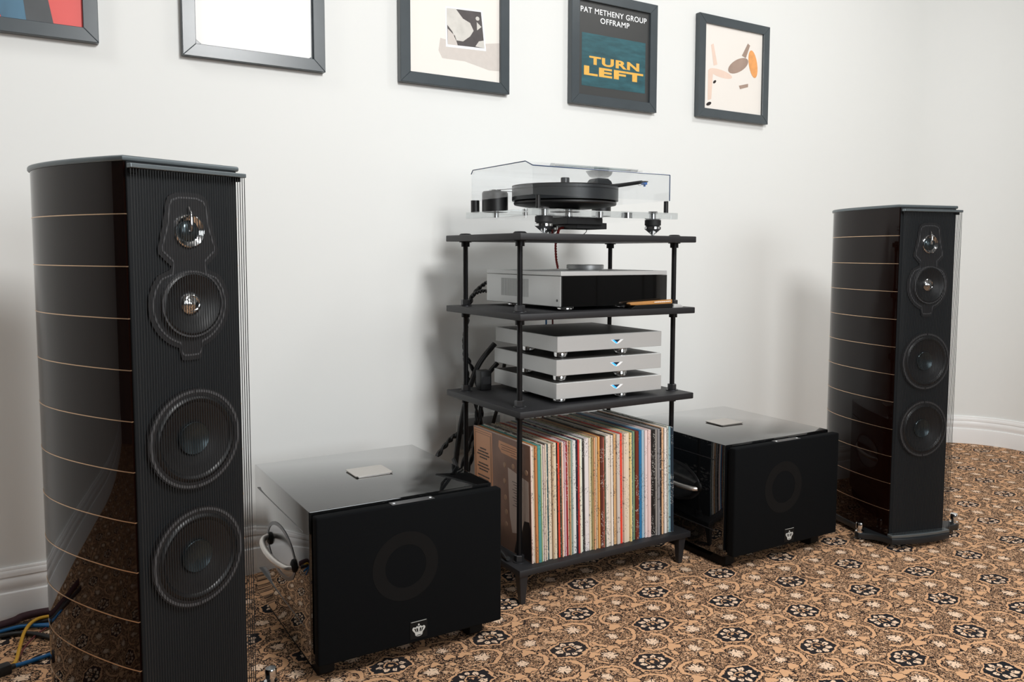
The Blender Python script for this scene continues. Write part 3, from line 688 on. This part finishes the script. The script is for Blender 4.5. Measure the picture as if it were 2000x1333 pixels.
# ------------------------------------------------------------------ records on the bottom shelf
LPS = [
    (1.1195,1.1242,'pink white',(225, 200, 190)),
    (1.1242,1.128,'white',(235, 228, 215)),
    (1.128,1.1312,'cream',(225, 205, 175)),
    (1.1312,1.139,'orange tan',(190, 125, 75)),
    (1.1394,1.1489,'teal',(80, 150, 145)),
    (1.1489,1.1523,'yellow green',(150, 165, 110)),
    (1.1523,1.1575,'speckled white',(215, 212, 205)),
    (1.1575,1.1627,'pale pink',(225, 205, 195)),
    (1.1627,1.1656,'dark brown',(95, 70, 55)),
    (1.1656,1.1704,'cream',(230, 215, 195)),
    (1.1704,1.1758,'black and turquoise',(25, 75, 85)),
    (1.1758,1.1855,'off-white',(226, 212, 192)),
    (1.1855,1.1904,'beige',(200, 175, 145)),
    (1.1904,1.1996,'ivory',(220, 205, 180)),
    (1.2001,1.2033,'black',(25, 22, 22)),
    (1.2033,1.2113,'bright red',(225, 75, 50)),
    (1.2113,1.2151,'dark green',(60, 80, 65)),
    (1.2151,1.2192,'peach',(235, 185, 155)),
    (1.2192,1.2248,'white',(238, 232, 228)),
    (1.2248,1.23,'lilac pink',(215, 180, 190)),
    (1.23,1.2367,'dark red',(150, 40, 45)),
    (1.2367,1.2409,'cream',(232, 214, 188)),
    (1.2409,1.2455,'tan',(205, 165, 120)),
    (1.2459,1.253,'grey green',(135, 155, 148)),
    (1.253,1.2568,'white with black print',(215, 215, 210)),
    (1.2568,1.2651,'white',(230, 230, 228)),
    (1.2651,1.2681,'navy',(35, 40, 65)),
    (1.2681,1.2732,'red',(195, 60, 55)),
    (1.2732,1.2783,'cream',(235, 222, 200)),
    (1.2783,1.2852,'pale mint',(222, 230, 218)),
    (1.2852,1.2926,'black with white print',(40, 38, 38)),
    (1.2926,1.3068,'thick lilac white',(225, 218, 218)),
    (1.3068,1.3119,'cream',(232, 216, 190)),
    (1.3119,1.3171,'cream and green',(190, 190, 155)),
    (1.3171,1.3215,'olive',(180, 160, 110)),
    (1.3215,1.3265,'peach',(225, 170, 130)),
    (1.3265,1.3319,'grey tan',(165, 145, 125)),
    (1.3319,1.3369,'cream with black top',(215, 195, 160)),
    (1.3369,1.3436,'golden orange',(225, 165, 95)),
    (1.3436,1.3529,'dark brown',(95, 45, 35)),
    (1.3529,1.3571,'salmon',(195, 110, 90)),
    (1.3571,1.3622,'dark green and cream',(90, 95, 75)),
    (1.3622,1.3707,'white',(232, 222, 212)),
    (1.3707,1.3793,'ivory',(228, 215, 198)),
    (1.3793,1.387,'white',(235, 225, 215)),
    (1.387,1.3913,'black',(45, 38, 35)),
    (1.3913,1.401,'tan',(215, 170, 120)),
    (1.401,1.4127,'thick light grey',(205, 195, 185)),
    (1.4127,1.4207,'scarlet',(230, 65, 45)),
    (1.4207,1.4251,'white',(236, 226, 215)),
    (1.4251,1.4315,'cream',(222, 205, 185)),
    (1.4315,1.44,'ivory',(228, 212, 190)),
    (1.44,1.4466,'cream',(232, 216, 190)),
    (1.4466,1.4535,'yellow cream',(235, 210, 145)),
    (1.4535,1.459,'dark teal',(30, 85, 100)),
    (1.459,1.4691,'mottled green',(125, 150, 115)),
    (1.4691,1.4805,'thick rust brown',(110, 45, 30)),
    (1.4805,1.4836,'dark blue',(30, 50, 80)),
    (1.4836,1.4937,'bright blue',(35, 115, 165)),
    (1.4937,1.5026,'pale blue with blue print',(165, 190, 205)),
    (1.5026,1.5119,'pinkish white',(232, 212, 210)),
    (1.5119,1.5233,'rosy white',(228, 200, 195)),
    (1.5233,1.5322,'black',(25, 22, 22)),
    (1.5322,1.5405,'black with white print',(35, 32, 32)),
    (1.5405,1.5475,'speckled grey',(150, 145, 140)),
    (1.5475,1.5567,'grey',(135, 135, 138)),
    (1.5567,1.5626,'black',(30, 26, 26)),
    (1.5626,1.5696,'apricot',(225, 180, 140)),
    (1.5696,1.5742,'charcoal',(85, 78, 72)),
    (1.5742,1.5836,'white',(235, 228, 220)),
    (1.5836,1.5883,'black and white',(110, 108, 104)),
    (1.5883,1.5942,'pale green white',(222, 226, 212)),
    (1.5942,1.599,'light blue',(150, 190, 205)),
    (1.599,1.6089,'navy speckled',(30, 45, 58)),
]
ORD = lambda n: f"{n}{'th' if 10 <= n % 100 <= 20 else {1: 'st', 2: 'nd', 3: 'rd'}.get(n % 10, 'th')}"
TILT = .0238
rec_src = {}
for i, (xa, xb, cname, c) in enumerate(LPS):
    w = max(.0022, xb-xa-.0005); yf = 1.798+random.uniform(-.003, .004)+(0 if i else 0); h = .3135+random.uniform(-.0015, .002)
    if i == 0: yf, h = 1.798, .315
    key = round(w*2000)
    if key not in rec_src:
        bm = B(); wq = key/2000; d = .313
        e = min(.0009, wq*.3)
        add_prism(bm, [(0, e), (e, 0), (wq-e, 0), (wq, e), (wq, d), (0, d)], 0, .3135, 'z')
        me = bpy.data.meshes.new('record_sleeve'); bmesh.ops.recalc_face_normals(bm, faces=bm.faces[:]); bm.to_mesh(me); bm.free(); me.materials.append(MATS['record_sleeve']); rec_src[key] = me
    o = bpy.data.objects.new('record_sleeve', rec_src[key]); C.objects.link(o)
    o.location = (xa+TILT*.264-.0015, yf, ZS[0]+.0002); o.rotation_euler = (0, -TILT, 0); o.scale = (1, 1, h/.3135)
    o.color = lin(*c)
    n = i+1
    if i == 0: lab = 'leftmost record sleeve on the bottom shelf, brown printed cover facing left'
    elif i == len(LPS)-1: lab = 'rightmost record sleeve on the bottom shelf, speckled navy spine'
    elif n <= 37: lab = f'{cname} record sleeve, {ORD(n)} spine from the left on the bottom shelf'
    else: lab = f'{cname} record sleeve, {ORD(len(LPS)-i)} spine from the right on the bottom shelf'
    tag(o, lab, 'record', 'record sleeves on the bottom shelf')
    if i == 0: first = o
def on_cover(y0_, y1_, z0_, z1_, m, name, lay=1, pts=None, parent=None):
    bm = B()
    if pts: add_prism(bm, pts, -.0003*lay-.0001, -.0003*(lay-1), 'x')
    else: add_box(bm, -.0003*lay-.0001, -.0003*(lay-1), y0_, y1_, z0_, z1_)
    return obj(name, bm, m, parent or first)
cov = on_cover(.001, .312, .001, .3125, 'cover_brown', 'cover_print')
pan = on_cover(.203, .311, .012, .3105, 'cover_orange', 'cover_panel', 2, parent=cov)
bm = B()
for dy, dz in ((.006, .006), (.010, .012)):
    a, b_, c_, d_ = .203+dy, .311-dy, .012+dz, .3105-dz
    for q in ((a, b_, d_-.0008, d_), (a, b_, c_, c_+.0008), (a, a+.0008, c_, d_), (b_-.0008, b_, c_, d_)): add_box(bm, -.0010, -.0008, *q)
obj('border_line', bm, 'cover_ink', pan)
bm = B(); random.seed(3)
zz = .262
for wl in (.0, .018, .030, .036, .022, 0, .028, .034, .026, 0, .034, .030, .024, 0, .030, .022, 0, .026):
    if wl:
        p = .257-wl
        while p < .257+wl:
            q = random.uniform(.003, .008); add_box(bm, -.0010, -.0008, p, min(p+q, .257+wl), zz, zz+.0042); p += q+.0014
    zz -= .0088
obj('print_line', bm, 'cover_ink', pan)['kind'] = 'stuff'
note = on_cover(0, 0, 0, 0, 'cover_orange', 'cover_note', 2, [(.055, .262), (.150, .266), (.168, .280), (.165, .298), (.075, .296), (.05, .282)], cov)
bm = B()
for k, (a, b_) in enumerate(((.07, .155), (.062, .150), (.075, .152), (.07, .10))): add_box(bm, -.0010, -.0008, a, b_, .288-k*.0062, .2892-k*.0062)
obj('print_line', bm, 'cover_ink', note)['kind'] = 'stuff'
sheet_ = on_cover(0, 0, 0, 0, 'cover_paper', 'paper_sheet', 2, [(.012, .215), (.118, .232), (.112, .10), (.10, .055), (.012, .075)], cov)
bm = B()
for k in range(10): add_box(bm, -.0010, -.0008, .05, .095-.006*(k % 3), .198-k*.0072, .1995-k*.0072)
obj('print_line', bm, 'cover_ink', sheet_)['kind'] = 'stuff'
on_cover(0, 0, 0, 0, 'cover_dark', 'dark_figure', 3, [(.004, .004), (.09, .004), (.075, .05), (.05, .07), (.035, .105), (.012, .108), (.004, .09)], cov)
for yy, z_ in ((.135, .235), (.137, .19), (.134, .145), (.130, .105), (.132, .07), (.09, .24), (.022, .238)):
    bm = B(); add_lathe(bm, [(.0075, 0), (.0072, -.0008), (.004, -.0012)], (-.0003, yy, z_), 'x', 14); obj('cover_stud', bm, 'cover_button', cov)

# ------------------------------------------------------------------ music server on the second shelf
sv = thing('music_server', 'silver music server with black glass front on the second shelf', 'music server', (1.2155, 1.8060, ZS[2]), .037)
W, D, H0, H1 = .378, .380, .0108, .1050
bm = B(); add_box(bm, 0, W, .004, D, H0, H1-.0125, .0012, 1); sbody = obj('body', bm, 'silver_anodised', sv)
bm = B(); add_box(bm, 0, W, .001, D, H1-.0118, H1, .0012, 2); top = obj('top_lid', bm, 'silver_anodised', sv)
bm = B(); add_box(bm, .0025, W-.001, -.0005, .0045, H0+.0005, H1-.0125, .0004, 1); obj('front_glass', bm, 'black_glass', sv)
bm = B(); add_prism(bm, [(.135, .012), (.335, .012), (.318, .034), (.158, .034)], H1-.001, H1+.0006, 'z'); obj('display_slot', bm, 'slab_top', top)
bm = B(); add_lathe(bm, [(.050, H1), (.050, H1+.002), (.056, H1+.003), (.056, H1+.0135), (.054, H1+.015), (.012, H1+.0145), (.012, H1+.0135), (0, H1+.0135)], (.245, .215, 0), 'z', 48); obj('disc_puck', bm, 'silver_anodised', sv, True)
bm = B()
for k in range(22): add_box(bm, -.0004, .001, .155+k*.0066, .1582+k*.0066, .031, .0815)
obj('vent_slots', bm, 'vent_grey', sbody)['kind'] = 'stuff'
bm = B(); add_lathe(bm, [(.0035, .0005), (.0035, -.0008), (.0012, -.0012)], (0, .018, .028), 'x', 14); obj('screw', bm, 'steel_dark', sbody)
for fx, fy in ((.05, .05), (W-.12, .05), (.05, D-.08), (W-.05, D-.08)):
    bm = B(); add_lathe(bm, [(.021, 0), (.0225, .002), (.0225, .009), (.021, H0+.0005)], (fx, fy, 0), 'z', 28); obj('foot', bm, 'chrome', sv, True)
# wooden record brush lying in front of the glass
br = thing('record_brush', 'wooden record brush with silver end lying before the server glass', 'brush', (1.432, 1.781, ZS[2]), -.03)
bm = B(); add_prism(bm, [(.0, .0145), (.004, .0105), (.02, .0100), (.151, .0118), (.151, .0235), (.05, .0200), (.01, .0185), (.002, .0175)], .008, .026, 'y', .0022, 2); wd = obj('wooden_back', bm, 'wood_brush', br, True, 35)
bm = B(); p = .086; random.seed(5)
while p < .142: q = random.uniform(.002, .006); add_box(bm, p, p+q, .0074, .0082, .0162+(p-.086)*.03, .0184+(p-.086)*.03); p += q+.0012
obj('print_line', bm, 'white_print', wd)['kind'] = 'stuff'
bm = B(); add_prism(bm, [(.003, 0), (.154, 0), (.151, .0118), (.02, .0098)], .006, .028, 'y', .001, 1); obj('velvet_pad', bm, 'badge_black', br)
bm = B(); add_prism(bm, [(.150, -.0), (.181, -.0), (.186, .003), (.176, .0095), (.152, .0105)], .001, .033, 'y', .0012, 2); obj('end_piece', bm, 'silver_anodised', br, True, 35)

# ------------------------------------------------------------------ three flat silver components
def slab(x, y, ztop, zfoot, label):
    t = thing('audio_component', label, 'audio component', (x, y, zfoot), -.03, 'stacked flat silver components')
    h = ztop-zfoot; w, d, th = .355, .355, .0428
    bm = B(); add_box(bm, 0, w, .0, d, h-th, h-.0004, .0008, 1); bd = obj('case', bm, 'silver_anodised', t)
    bm = B(); add_box(bm, .004, w-.004, .012, d-.004, h-.001, h, .0002, 1); obj('top_panel', bm, 'slab_top', bd)
    cx, cz = w*.553, h-.0215
    L = [(-.022, .0045), (-.012, .0045), (0, -.003), (.012, .0045), (.022, .0045), (.009, -.0045), (0, -.008), (-.009, -.0045)]
    bm = B(); add_prism(bm, [(cx+a, cz+b) for a, b in L], -.0008, .0005, 'y'); lg = obj('logo', bm, 'logo_white', bd)
    bm = B(); add_prism(bm, [(cx-.018, cz+.0042), (cx-.011, cz+.0042), (cx, cz-.0035), (cx+.002, cz-.0052), (cx-.004, cz-.0058)], -.0012, -.0007, 'y'); obj('logo_light', bm, 'blue_led', lg)
    bm = B(); add_prism(bm, [(cx-.011, cz+.0045), (cx+.011, cz+.0045), (cx, cz-.0032)], -.0013, -.0006, 'y'); obj('logo_centre', bm, 'logo_dark', lg)
    for fx, fy in ((.035, .04), (w-.125, .03), (.035, d-.14), (w-.04, d-.05)):
        bm = B(); add_lathe(bm, [(.015, 0), (.0185, .003), (.0185, h-th-.003), (.0165, h-th+.0005)], (fx, fy, 0), 'z', 28); obj('foot', bm, 'chrome', t, True)
    return t
ZB = ZS[1]
slab(1.2066, 1.8127, ZB+.0565, ZB, 'bottom one of the three flat silver components, resting on the third shelf')
slab(1.2115, 1.8205, ZB+.1180, ZB+.0565, 'middle one of the three stacked flat silver components')
slab(1.2225, 1.8330, ZB+.1795, ZB+.1180, 'top one of the three stacked flat silver components')

# ------------------------------------------------------------------ turntable
tt = thing('turntable', 'black platter turntable on a clear acrylic plinth under a clear lid', 'turntable', (1.1287, 1.810, ZS[3]))
z0 = ZS[3]
def Z(z): return z-z0
PW, PD = .462, .335
plz0, plz1 = Z(1.0095), Z(1.0275)
pl_pts = [(-.012, .30), (-.012, .345), (.09, .35), (.18, .33), (.30, .33), (.40, .35), (.490, .345), (.490, .285), (.462, .22), (.455, .15), (.478, .06), (.490, .0), (.485, -.008), (.42, -.006), (.36, .006), (.25, .022), (.14, .02), (.09, .008), (.03, .006), (.01, .02), (.012, .10), (.02, .18), (.0, .25)]
bm = B(); add_prism(bm, pl_pts, plz0, plz1, 'z', .0012, 1); pln = obj('plinth', bm, 'acrylic_plinth', tt)
bm = B()
def insert(x, y, r, m='chrome'):
    b_ = B(); add_lathe(b_, [(r, plz0+.001), (r, plz1-.001)], (x, y, 0), 'z', 20); obj('insert', b_, m, pln, True)
for x, y, r in ((.06, .04, .012), (.25, .05, .011), (.205, .14, .014), (.345, .05, .016), (.10, .2, .008), (.44, .05, .010), (.05, .28, .010)): insert(x, y, r)
bm.free()
# feet
for x, y in ((.060, .040), (.4415, .050), (.25, .30)):
    b_ = B(); add_lathe(b_, [(.0185, Z(1.0095)), (.0235, Z(1.008)), (.0235, Z(.9935)), (.020, Z(.9915)), (.020, Z(.9895))], (x, y, 0), 'z', 32); ft = obj('rubber_damper', b_, 'rubber_black', tt, True)
    b_ = B(); add_lathe(b_, [(.0215, Z(.9900)), (.0245, Z(.9885)), (.0245, Z(.9825)), (.0225, Z(.981)), (.012, Z(.9725)), (.004, Z(.9655)), (0.0032, Z(.9648))], (x, y, 0), 'z', 32); obj('cone_foot', b_, 'chrome', ft, True)
    b_ = B(); add_lathe(b_, [(.0145, 0), (.0145, .0012), (.006, .0034), (0, .0034)], (x, y, 0), 'z', 28); obj('foot_disc', b_, 'chrome', ft, True)
    b_ = B(); add_lathe(b_, [(.0145, plz1), (.013, plz1+.005), (.0, plz1+.0055)], (x, y, 0), 'z', 24); obj('foot_cap', b_, 'rubber_black', ft, True)
# lid posts
for x, y, r in ((.029, .020, .0062), (.4645, .020, .0066), (.0035, .318, .0125), (.455, .318, .0066)):
    b_ = B(); add_lathe(b_, [(r, plz1), (r, Z(1.0615)), (0, Z(1.0615))], (x, y, 0), 'z', 20); obj('lid_post', b_, 'black_plastic', tt, True)
# platter stack
pcx, pcy = .197, .143
b_ = B(); add_lathe(b_, [(0, Z(1.0560)), (.140, Z(1.0560)), (.150, Z(1.0575)), (.150, Z(1.0858)), (.1485, Z(1.0868)), (.1485, Z(1.0880)), (.150, Z(1.0888)), (.150, Z(1.0958)), (.148, Z(1.0970)), (0, Z(1.0970))], (pcx, pcy, 0), 'z', 72); plat = obj('platter', b_, 'platter_black', tt, True, 30)
b_ = B(); add_lathe(b_, [(.1475, Z(1.0970)), (.150, Z(1.0975)), (.150, Z(1.0984)), (0, Z(1.0984))], (pcx, pcy, 0), 'z', 72); obj('platter_mat', b_, 'rubber_black', plat, True)
b_ = B(); add_lathe(b_, [(.042, Z(1.0275)), (.042, Z(1.036)), (.085, Z(1.0375)), (.120, Z(1.042)), (.143, Z(1.046)), (.145, Z(1.049)), (.145, Z(1.0535)), (.10, Z(1.056))], (pcx, pcy, 0), 'z', 72); obj('sub_platter', b_, 'black_plastic', tt, True, 30)
b_ = B(); add_lathe(b_, [(.0125, Z(1.0984)), (.0125, Z(1.124)), (.0115, Z(1.1255)), (0, Z(1.1255))], (pcx+.008, pcy+.012, 0), 'z', 28); obj('spindle_weight', b_, 'platter_black', plat, True)
# motor, pulley and belt
mx_, my_ = .0430, .272
b_ = B(); add_lathe(b_, [(.037, plz1), (.037, Z(1.081)), (.034, Z(1.086)), (0, Z(1.086))], (mx_, my_, 0), 'z', 40); mo = obj('motor', b_, 'black_plastic', tt, True, 30)
b_ = B(); add_lathe(b_, [(.015, Z(1.086)), (.018, Z(1.088)), (.018, Z(1.0905)), (.0155, Z(1.0915)), (0, Z(1.092))], (mx_, my_, 0), 'z', 28); obj('pulley', b_, 'chrome', mo, True)
dv = Vector((pcx-mx_, pcy-my_, 0)); L_ = dv.length; dv.normalize(); nv = Vector((-dv.y, dv.x, 0))
for s_ in (-1, 1):
    a = Vector((mx_, my_, Z(1.0890)))+nv*s_*.017; c_ = Vector((pcx, pcy, Z(1.0890)))+nv*s_*.149
    b_ = B(); add_tube(b_, [a, c_], .0009, 6, 1); obj('drive_belt', b_, 'rubber_black', tt)
# tonearm
apx, apy = .448, .252
b_ = B(); add_lathe(b_, [(.03, plz1), (.03, Z(1.06)), (.018, Z(1.064)), (.018, Z(1.108)), (.024, Z(1.110)), (.024, Z(1.122)), (.012, Z(1.126)), (0, Z(1.127))], (apx-.02, apy+.03, 0), 'z', 32); ab = obj('tonearm_base', b_, 'black_plastic', tt, True, 30)
b_ = B(); add_prism(b_, [(.378, Z(1.1245)), (.392, Z(1.1400)), (.402, Z(1.1435)), (.440, Z(1.1435)), (.452, Z(1.1360)), (.458, Z(1.1245))], .262, .300, 'y', .003, 2); obj('bearing_cover', b_, 'platter_black', ab, True, 35)
b_ = B(); add_tube(b_, [(.404, .268, Z(1.1140)), (.433, .195, Z(1.1178)), (.4635, .128, Z(1.1242))], .0062, 12, 4, radii=(.0068, .0052)); arm = obj('tonearm', b_, 'black_plastic', tt, True)
b_ = B(); add_box(b_, .4585, .4745, .112, .134, Z(1.1232), Z(1.1262), .001, 1); obj('headshell', b_, 'black_plastic', arm)
b_ = B(); add_box(b_, .4610, .4725, .114, .130, Z(1.1155), Z(1.1232), .001, 1); add_box(b_, .4655, .4695, .118, .124, Z(1.1105), Z(1.1156)); obj('cartridge', b_, 'cartridge_blue', arm)
b_ = B(); add_tube(b_, [(.452, .136, Z(1.118)), (.457, .13, Z(1.1135)), (.462, .128, Z(1.118))], .0006, 6, 5); obj('cartridge_wire', b_, 'chrome', arm)
# power box slung under the plinth
b_ = B(); add_box(b_, .150, .270, .062, .150, Z(.9905), Z(1.0095), .001, 1); obj('bearing_housing', b_, 'black_plastic', tt)
b_ = B(); add_box(b_, .188, .292, .072, .168, Z(.9795), Z(.9968), .001, 1); obj('under_box', b_, 'black_plastic', tt)
# lid shell with chamfered front and back top edges
zb_, zt_ = Z(1.0612), Z(1.1345)
O = [(0, zb_), (0, zt_-.008), (.0, zt_-.004), (.030, zt_+.009), (PD-.014, zt_+.009), (PD, zt_-.006), (PD, zb_)]
O = [(0, zb_), (0, zt_), (.036, zt_+.0135), (PD-.010, zt_+.0135), (PD, zt_+.003), (PD, zb_)]
tk = .0032; I_ = [(tk, zb_), (tk, zt_-.0010), (.037, zt_+.0135-tk), (PD-.0115, zt_+.0135-tk), (PD-tk, zt_+.002), (PD-tk, zb_)]
b_ = B(); n = len(O)
add_prism(b_, O+I_[::-1], 0, .460, 'x')
for xx in (0, .460-tk): add_prism(b_, I_, xx, xx+tk, 'x')
lid = obj('dust_cover', b_, 'acrylic_lid', tt)
def edge(pts, r=.0015, m='acrylic_edge'):
    q = B(); add_tube(q, pts, r, 6, 1); obj('cover_edge', q, m, lid)
edge([(0, 0, zt_), (.460, 0, zt_)]); edge([(.460, 0, zt_), (.460, 0, zb_)])
edge([(0, 0, zt_), (0, .036, zt_+.0135), (0, PD-.010, zt_+.0135), (0, PD, zt_+.003)])

# ------------------------------------------------------------------ cables, outlet and small things
def cable(name, label, pts, r, m, group=None, twist=False):
    bm = B()
    if twist:
        path = spline(pts, 14)
        for ph_ in (0, PI):
            q = []
            for i, p in enumerate(path): a = i*.9+ph_; q.append(p+Vector((math.cos(a), math.sin(a)*.6, math.sin(a)*.6))*r*.75)
            add_tube(bm, q, r*.8, 6, 1)
    else: add_tube(bm, pts, r, 10, 8)
    return tag(obj(name, bm, m, None, True, 60), label, 'cable', group)
op = thing('outlet_plate', 'white cable plate on the wall behind the rack', 'outlet', (1.196, YW, .262))
bm = B(); add_box(bm, 0, .172, -.006, 0, 0, .124, .002, 2); pl_ = obj('plate', bm, 'plate_white', op, True, 30)
bm = B(); add_box(bm, .012, .160, -.0072, -.0055, .012, .112, .0006, 1); obj('insert_panel', bm, 'vent_grey', pl_)
for x in (.045, .12):
    bm = B(); add_box(bm, x-.016, x+.016, -.0085, -.007, .038, .086, .001, 1); obj('socket', bm, 'steel_dark', pl_)
G = 'cables behind the rack'
cable('power_cable', 'twisted black cable plugged high into the back of the server', [(1.235, 2.200, ZS[2]+.068), (1.222, 2.232, ZS[2]+.060), (1.190, 2.255, ZS[2]+.02), (1.175, 2.262, .70), (1.165, 2.26, .62), (1.205, 2.27, .53), (1.235, 2.28, .40), (1.20, 2.29, .25), (1.14, 2.28, .12), (1.09, 2.25, .012)], .0048, 'black_plastic', G, True)
cable('power_cable', 'twisted black cable plugged low into the back of the server', [(1.232, 2.200, ZS[2]+.034), (1.205, 2.225, ZS[2]+.037), (1.178, 2.240, ZS[2]+.018), (1.168, 2.245, .72), (1.160, 2.25, .62), (1.175, 2.262, .54), (1.215, 2.275, .40), (1.17, 2.285, .25), (1.11, 2.27, .11), (1.05, 2.24, .012)], .0048, 'black_plastic', G, True)
cable('power_cable', 'black cable curving down behind the left of the rack', [(1.26, 2.24, .63), (1.215, 2.245, .58), (1.19, 2.25, .53), (1.165, 2.26, .44), (1.145, 2.265, .33), (1.13, 2.27, .2), (1.12, 2.27, .08), (1.12, 2.26, .012)], .0085, 'black_plastic', G)
cable('power_cable', 'thick black cable hanging from the middle components to the wall plate', [(1.27, 2.24, .57), (1.235, 2.255, .52), (1.245, 2.30, .44), (1.265, 2.345, .385), (1.27, 2.365, .33)], .0075, 'black_plastic', G)
cable('power_cable', 'black cable rising from the wall plate behind the records', [(1.318, 2.365, .33), (1.318, 2.33, .40), (1.31, 2.28, .46), (1.30, 2.25, .56), (1.30, 2.22, .60)], .006, 'black_plastic', G)
cable('power_cable', 'black cable looping over the left end of the bottom shelf', [(1.085, 2.18, .30), (1.083, 2.05, .20), (1.080, 1.94, .135), (1.081, 1.87, .105), (1.078, 1.845, .105)], .006, 'black_plastic', G)
cable('speaker_cable', 'black cable drooping behind the left subwoofer', [(1.17, 2.27, .36), (1.12, 2.28, .33), (1.05, 2.29, .24), (.99, 2.29, .12), (.93, 2.28, .02), (.85, 2.28, .012)], .006, 'black_plastic', G, True)
pb = thing('power_adapter', 'black power adapter standing on the third shelf behind the components', 'adapter', (1.145, 2.118, ZB))
bm = B(); add_box(bm, 0, .036, 0, .034, 0, .058, .003, 2); obj('case', bm, 'black_plastic', pb, True, 30)
bm = B(); add_box(bm, .005, .031, -.0008, .002, .018, .040); obj('rating_label', bm, 'steel_dark', pb)
cable('turntable_cable', 'red wires dropping from the turntable to the server', [(1.325, 1.945, .985), (1.306, 1.95, .980), (1.305, 1.96, .9655), (1.36, 2.06, .9645), (1.445, 2.195, .9645), (1.466, 2.212, .955), (1.468, 2.214, .925), (1.471, 2.214, .89), (1.478, 2.215, .86), (1.485, 2.22, .80)], .0030, 'wire_red', G, True)
cable('turntable_cable', 'thin dark wire under the turntable power box', [(1.382, 1.925, .982), (1.376, 1.92, .972), (1.362, 1.915, .9635)], .0010, 'black_plastic', G)
cable('signal_cable', 'thin dark red wire passing behind the middle of the rack', [(1.465, 2.21, .79), (1.47, 2.235, .74), (1.475, 2.24, .68), (1.47, 2.24, .6), (1.46, 2.25, .45), (1.44, 2.3, .2), (1.42, 2.3, .012)], .0030, 'wire_darkred', G)
cable('signal_cable', 'blue wire passing behind the middle of the rack', [(1.443, 2.21, .79), (1.445, 2.235, .74), (1.45, 2.24, .68), (1.44, 2.24, .6), (1.43, 2.25, .45), (1.41, 2.3, .2), (1.40, 2.3, .012)], .0028, 'wire_blue', G)
G = 'cables on the carpet behind the left loudspeaker'
cable('floor_cable', 'thick maroon braided cable along the baseboard at far left', [(-.62, 2.20, .011), (-.3, 2.27, .011), (-.054, 2.318, .015), (-.007, 2.338, .018), (.047, 2.340, .018), (.16, 2.33, .012)], .0095, 'wire_maroon', G)
cable('floor_cable', 'black cable beneath the maroon one at far left', [(-.6, 2.16, .007), (-.25, 2.26, .007), (-.05, 2.303, .007), (.047, 2.310, .007), (.16, 2.30, .007)], .0065, 'black_plastic', G)
cable('floor_cable', 'upper blue network cable on the carpet at far left', [(-.5, 2.20, .005), (-.2, 2.26, .005), (-.046, 2.296, .009), (-.002, 2.295, .010), (.047, 2.270, .008), (.14, 2.22, .005)], .0042, 'wire_blue', G)
cable('floor_cable', 'second blue network cable beside the first on the carpet', [(-.5, 2.23, .005), (-.2, 2.285, .005), (-.023, 2.306, .006), (.046, 2.286, .006), (.14, 2.26, .005)], .0042, 'wire_blue', G)
cable('floor_cable', 'black cord sweeping across the carpet below the blue cables', [(-.5, 2.22, .006), (-.2, 2.27, .006), (-.054, 2.272, .007), (-.003, 2.256, .007), (.046, 2.200, .007), (.10, 2.10, .006)], .0058, 'black_plastic', G)
cable('floor_cable', 'yellow cable arching over the blue ones at far left', [(.12, 2.31, .006), (.044, 2.312, .016), (.0135, 2.294, .018), (-.005, 2.254, .012), (-.016, 2.174, .008), (-.024, 2.104, .008), (-.039, 2.078, .010)], .0040, 'wire_yellow', G)
cable('floor_cable', 'thin dark red wire crossing under the yellow cable', [(.06, 2.30, .004), (.02, 2.24, .006), (-.006, 2.18, .005), (-.025, 2.10, .005), (-.04, 2.078, .008)], .0022, 'wire_darkred', G)
cable('floor_cable', 'lowest blue cable running from the black connector to the speaker', [(-.040, 2.074, .009), (-.029, 2.0885, .006), (.0045, 2.0955, .006), (.042, 2.108, .006), (.11, 2.13, .006)], .0045, 'wire_blue', G)
cn = thing('cable_connector', 'black connector block on the carpet at the left edge', 'connector', (-.060, 2.068, 0), .3)
bm = B(); add_box(bm, -.03, .028, -.012, .012, 0, .022, .003, 2); obj('housing', bm, 'black_plastic', cn, True, 30)
bm = B(); add_lathe(bm, [(.006, .027), (.006, .036), (.005, .038)], (0, .002, .010), 'x', 12); obj('strain_relief', bm, 'rubber_black', cn, True)
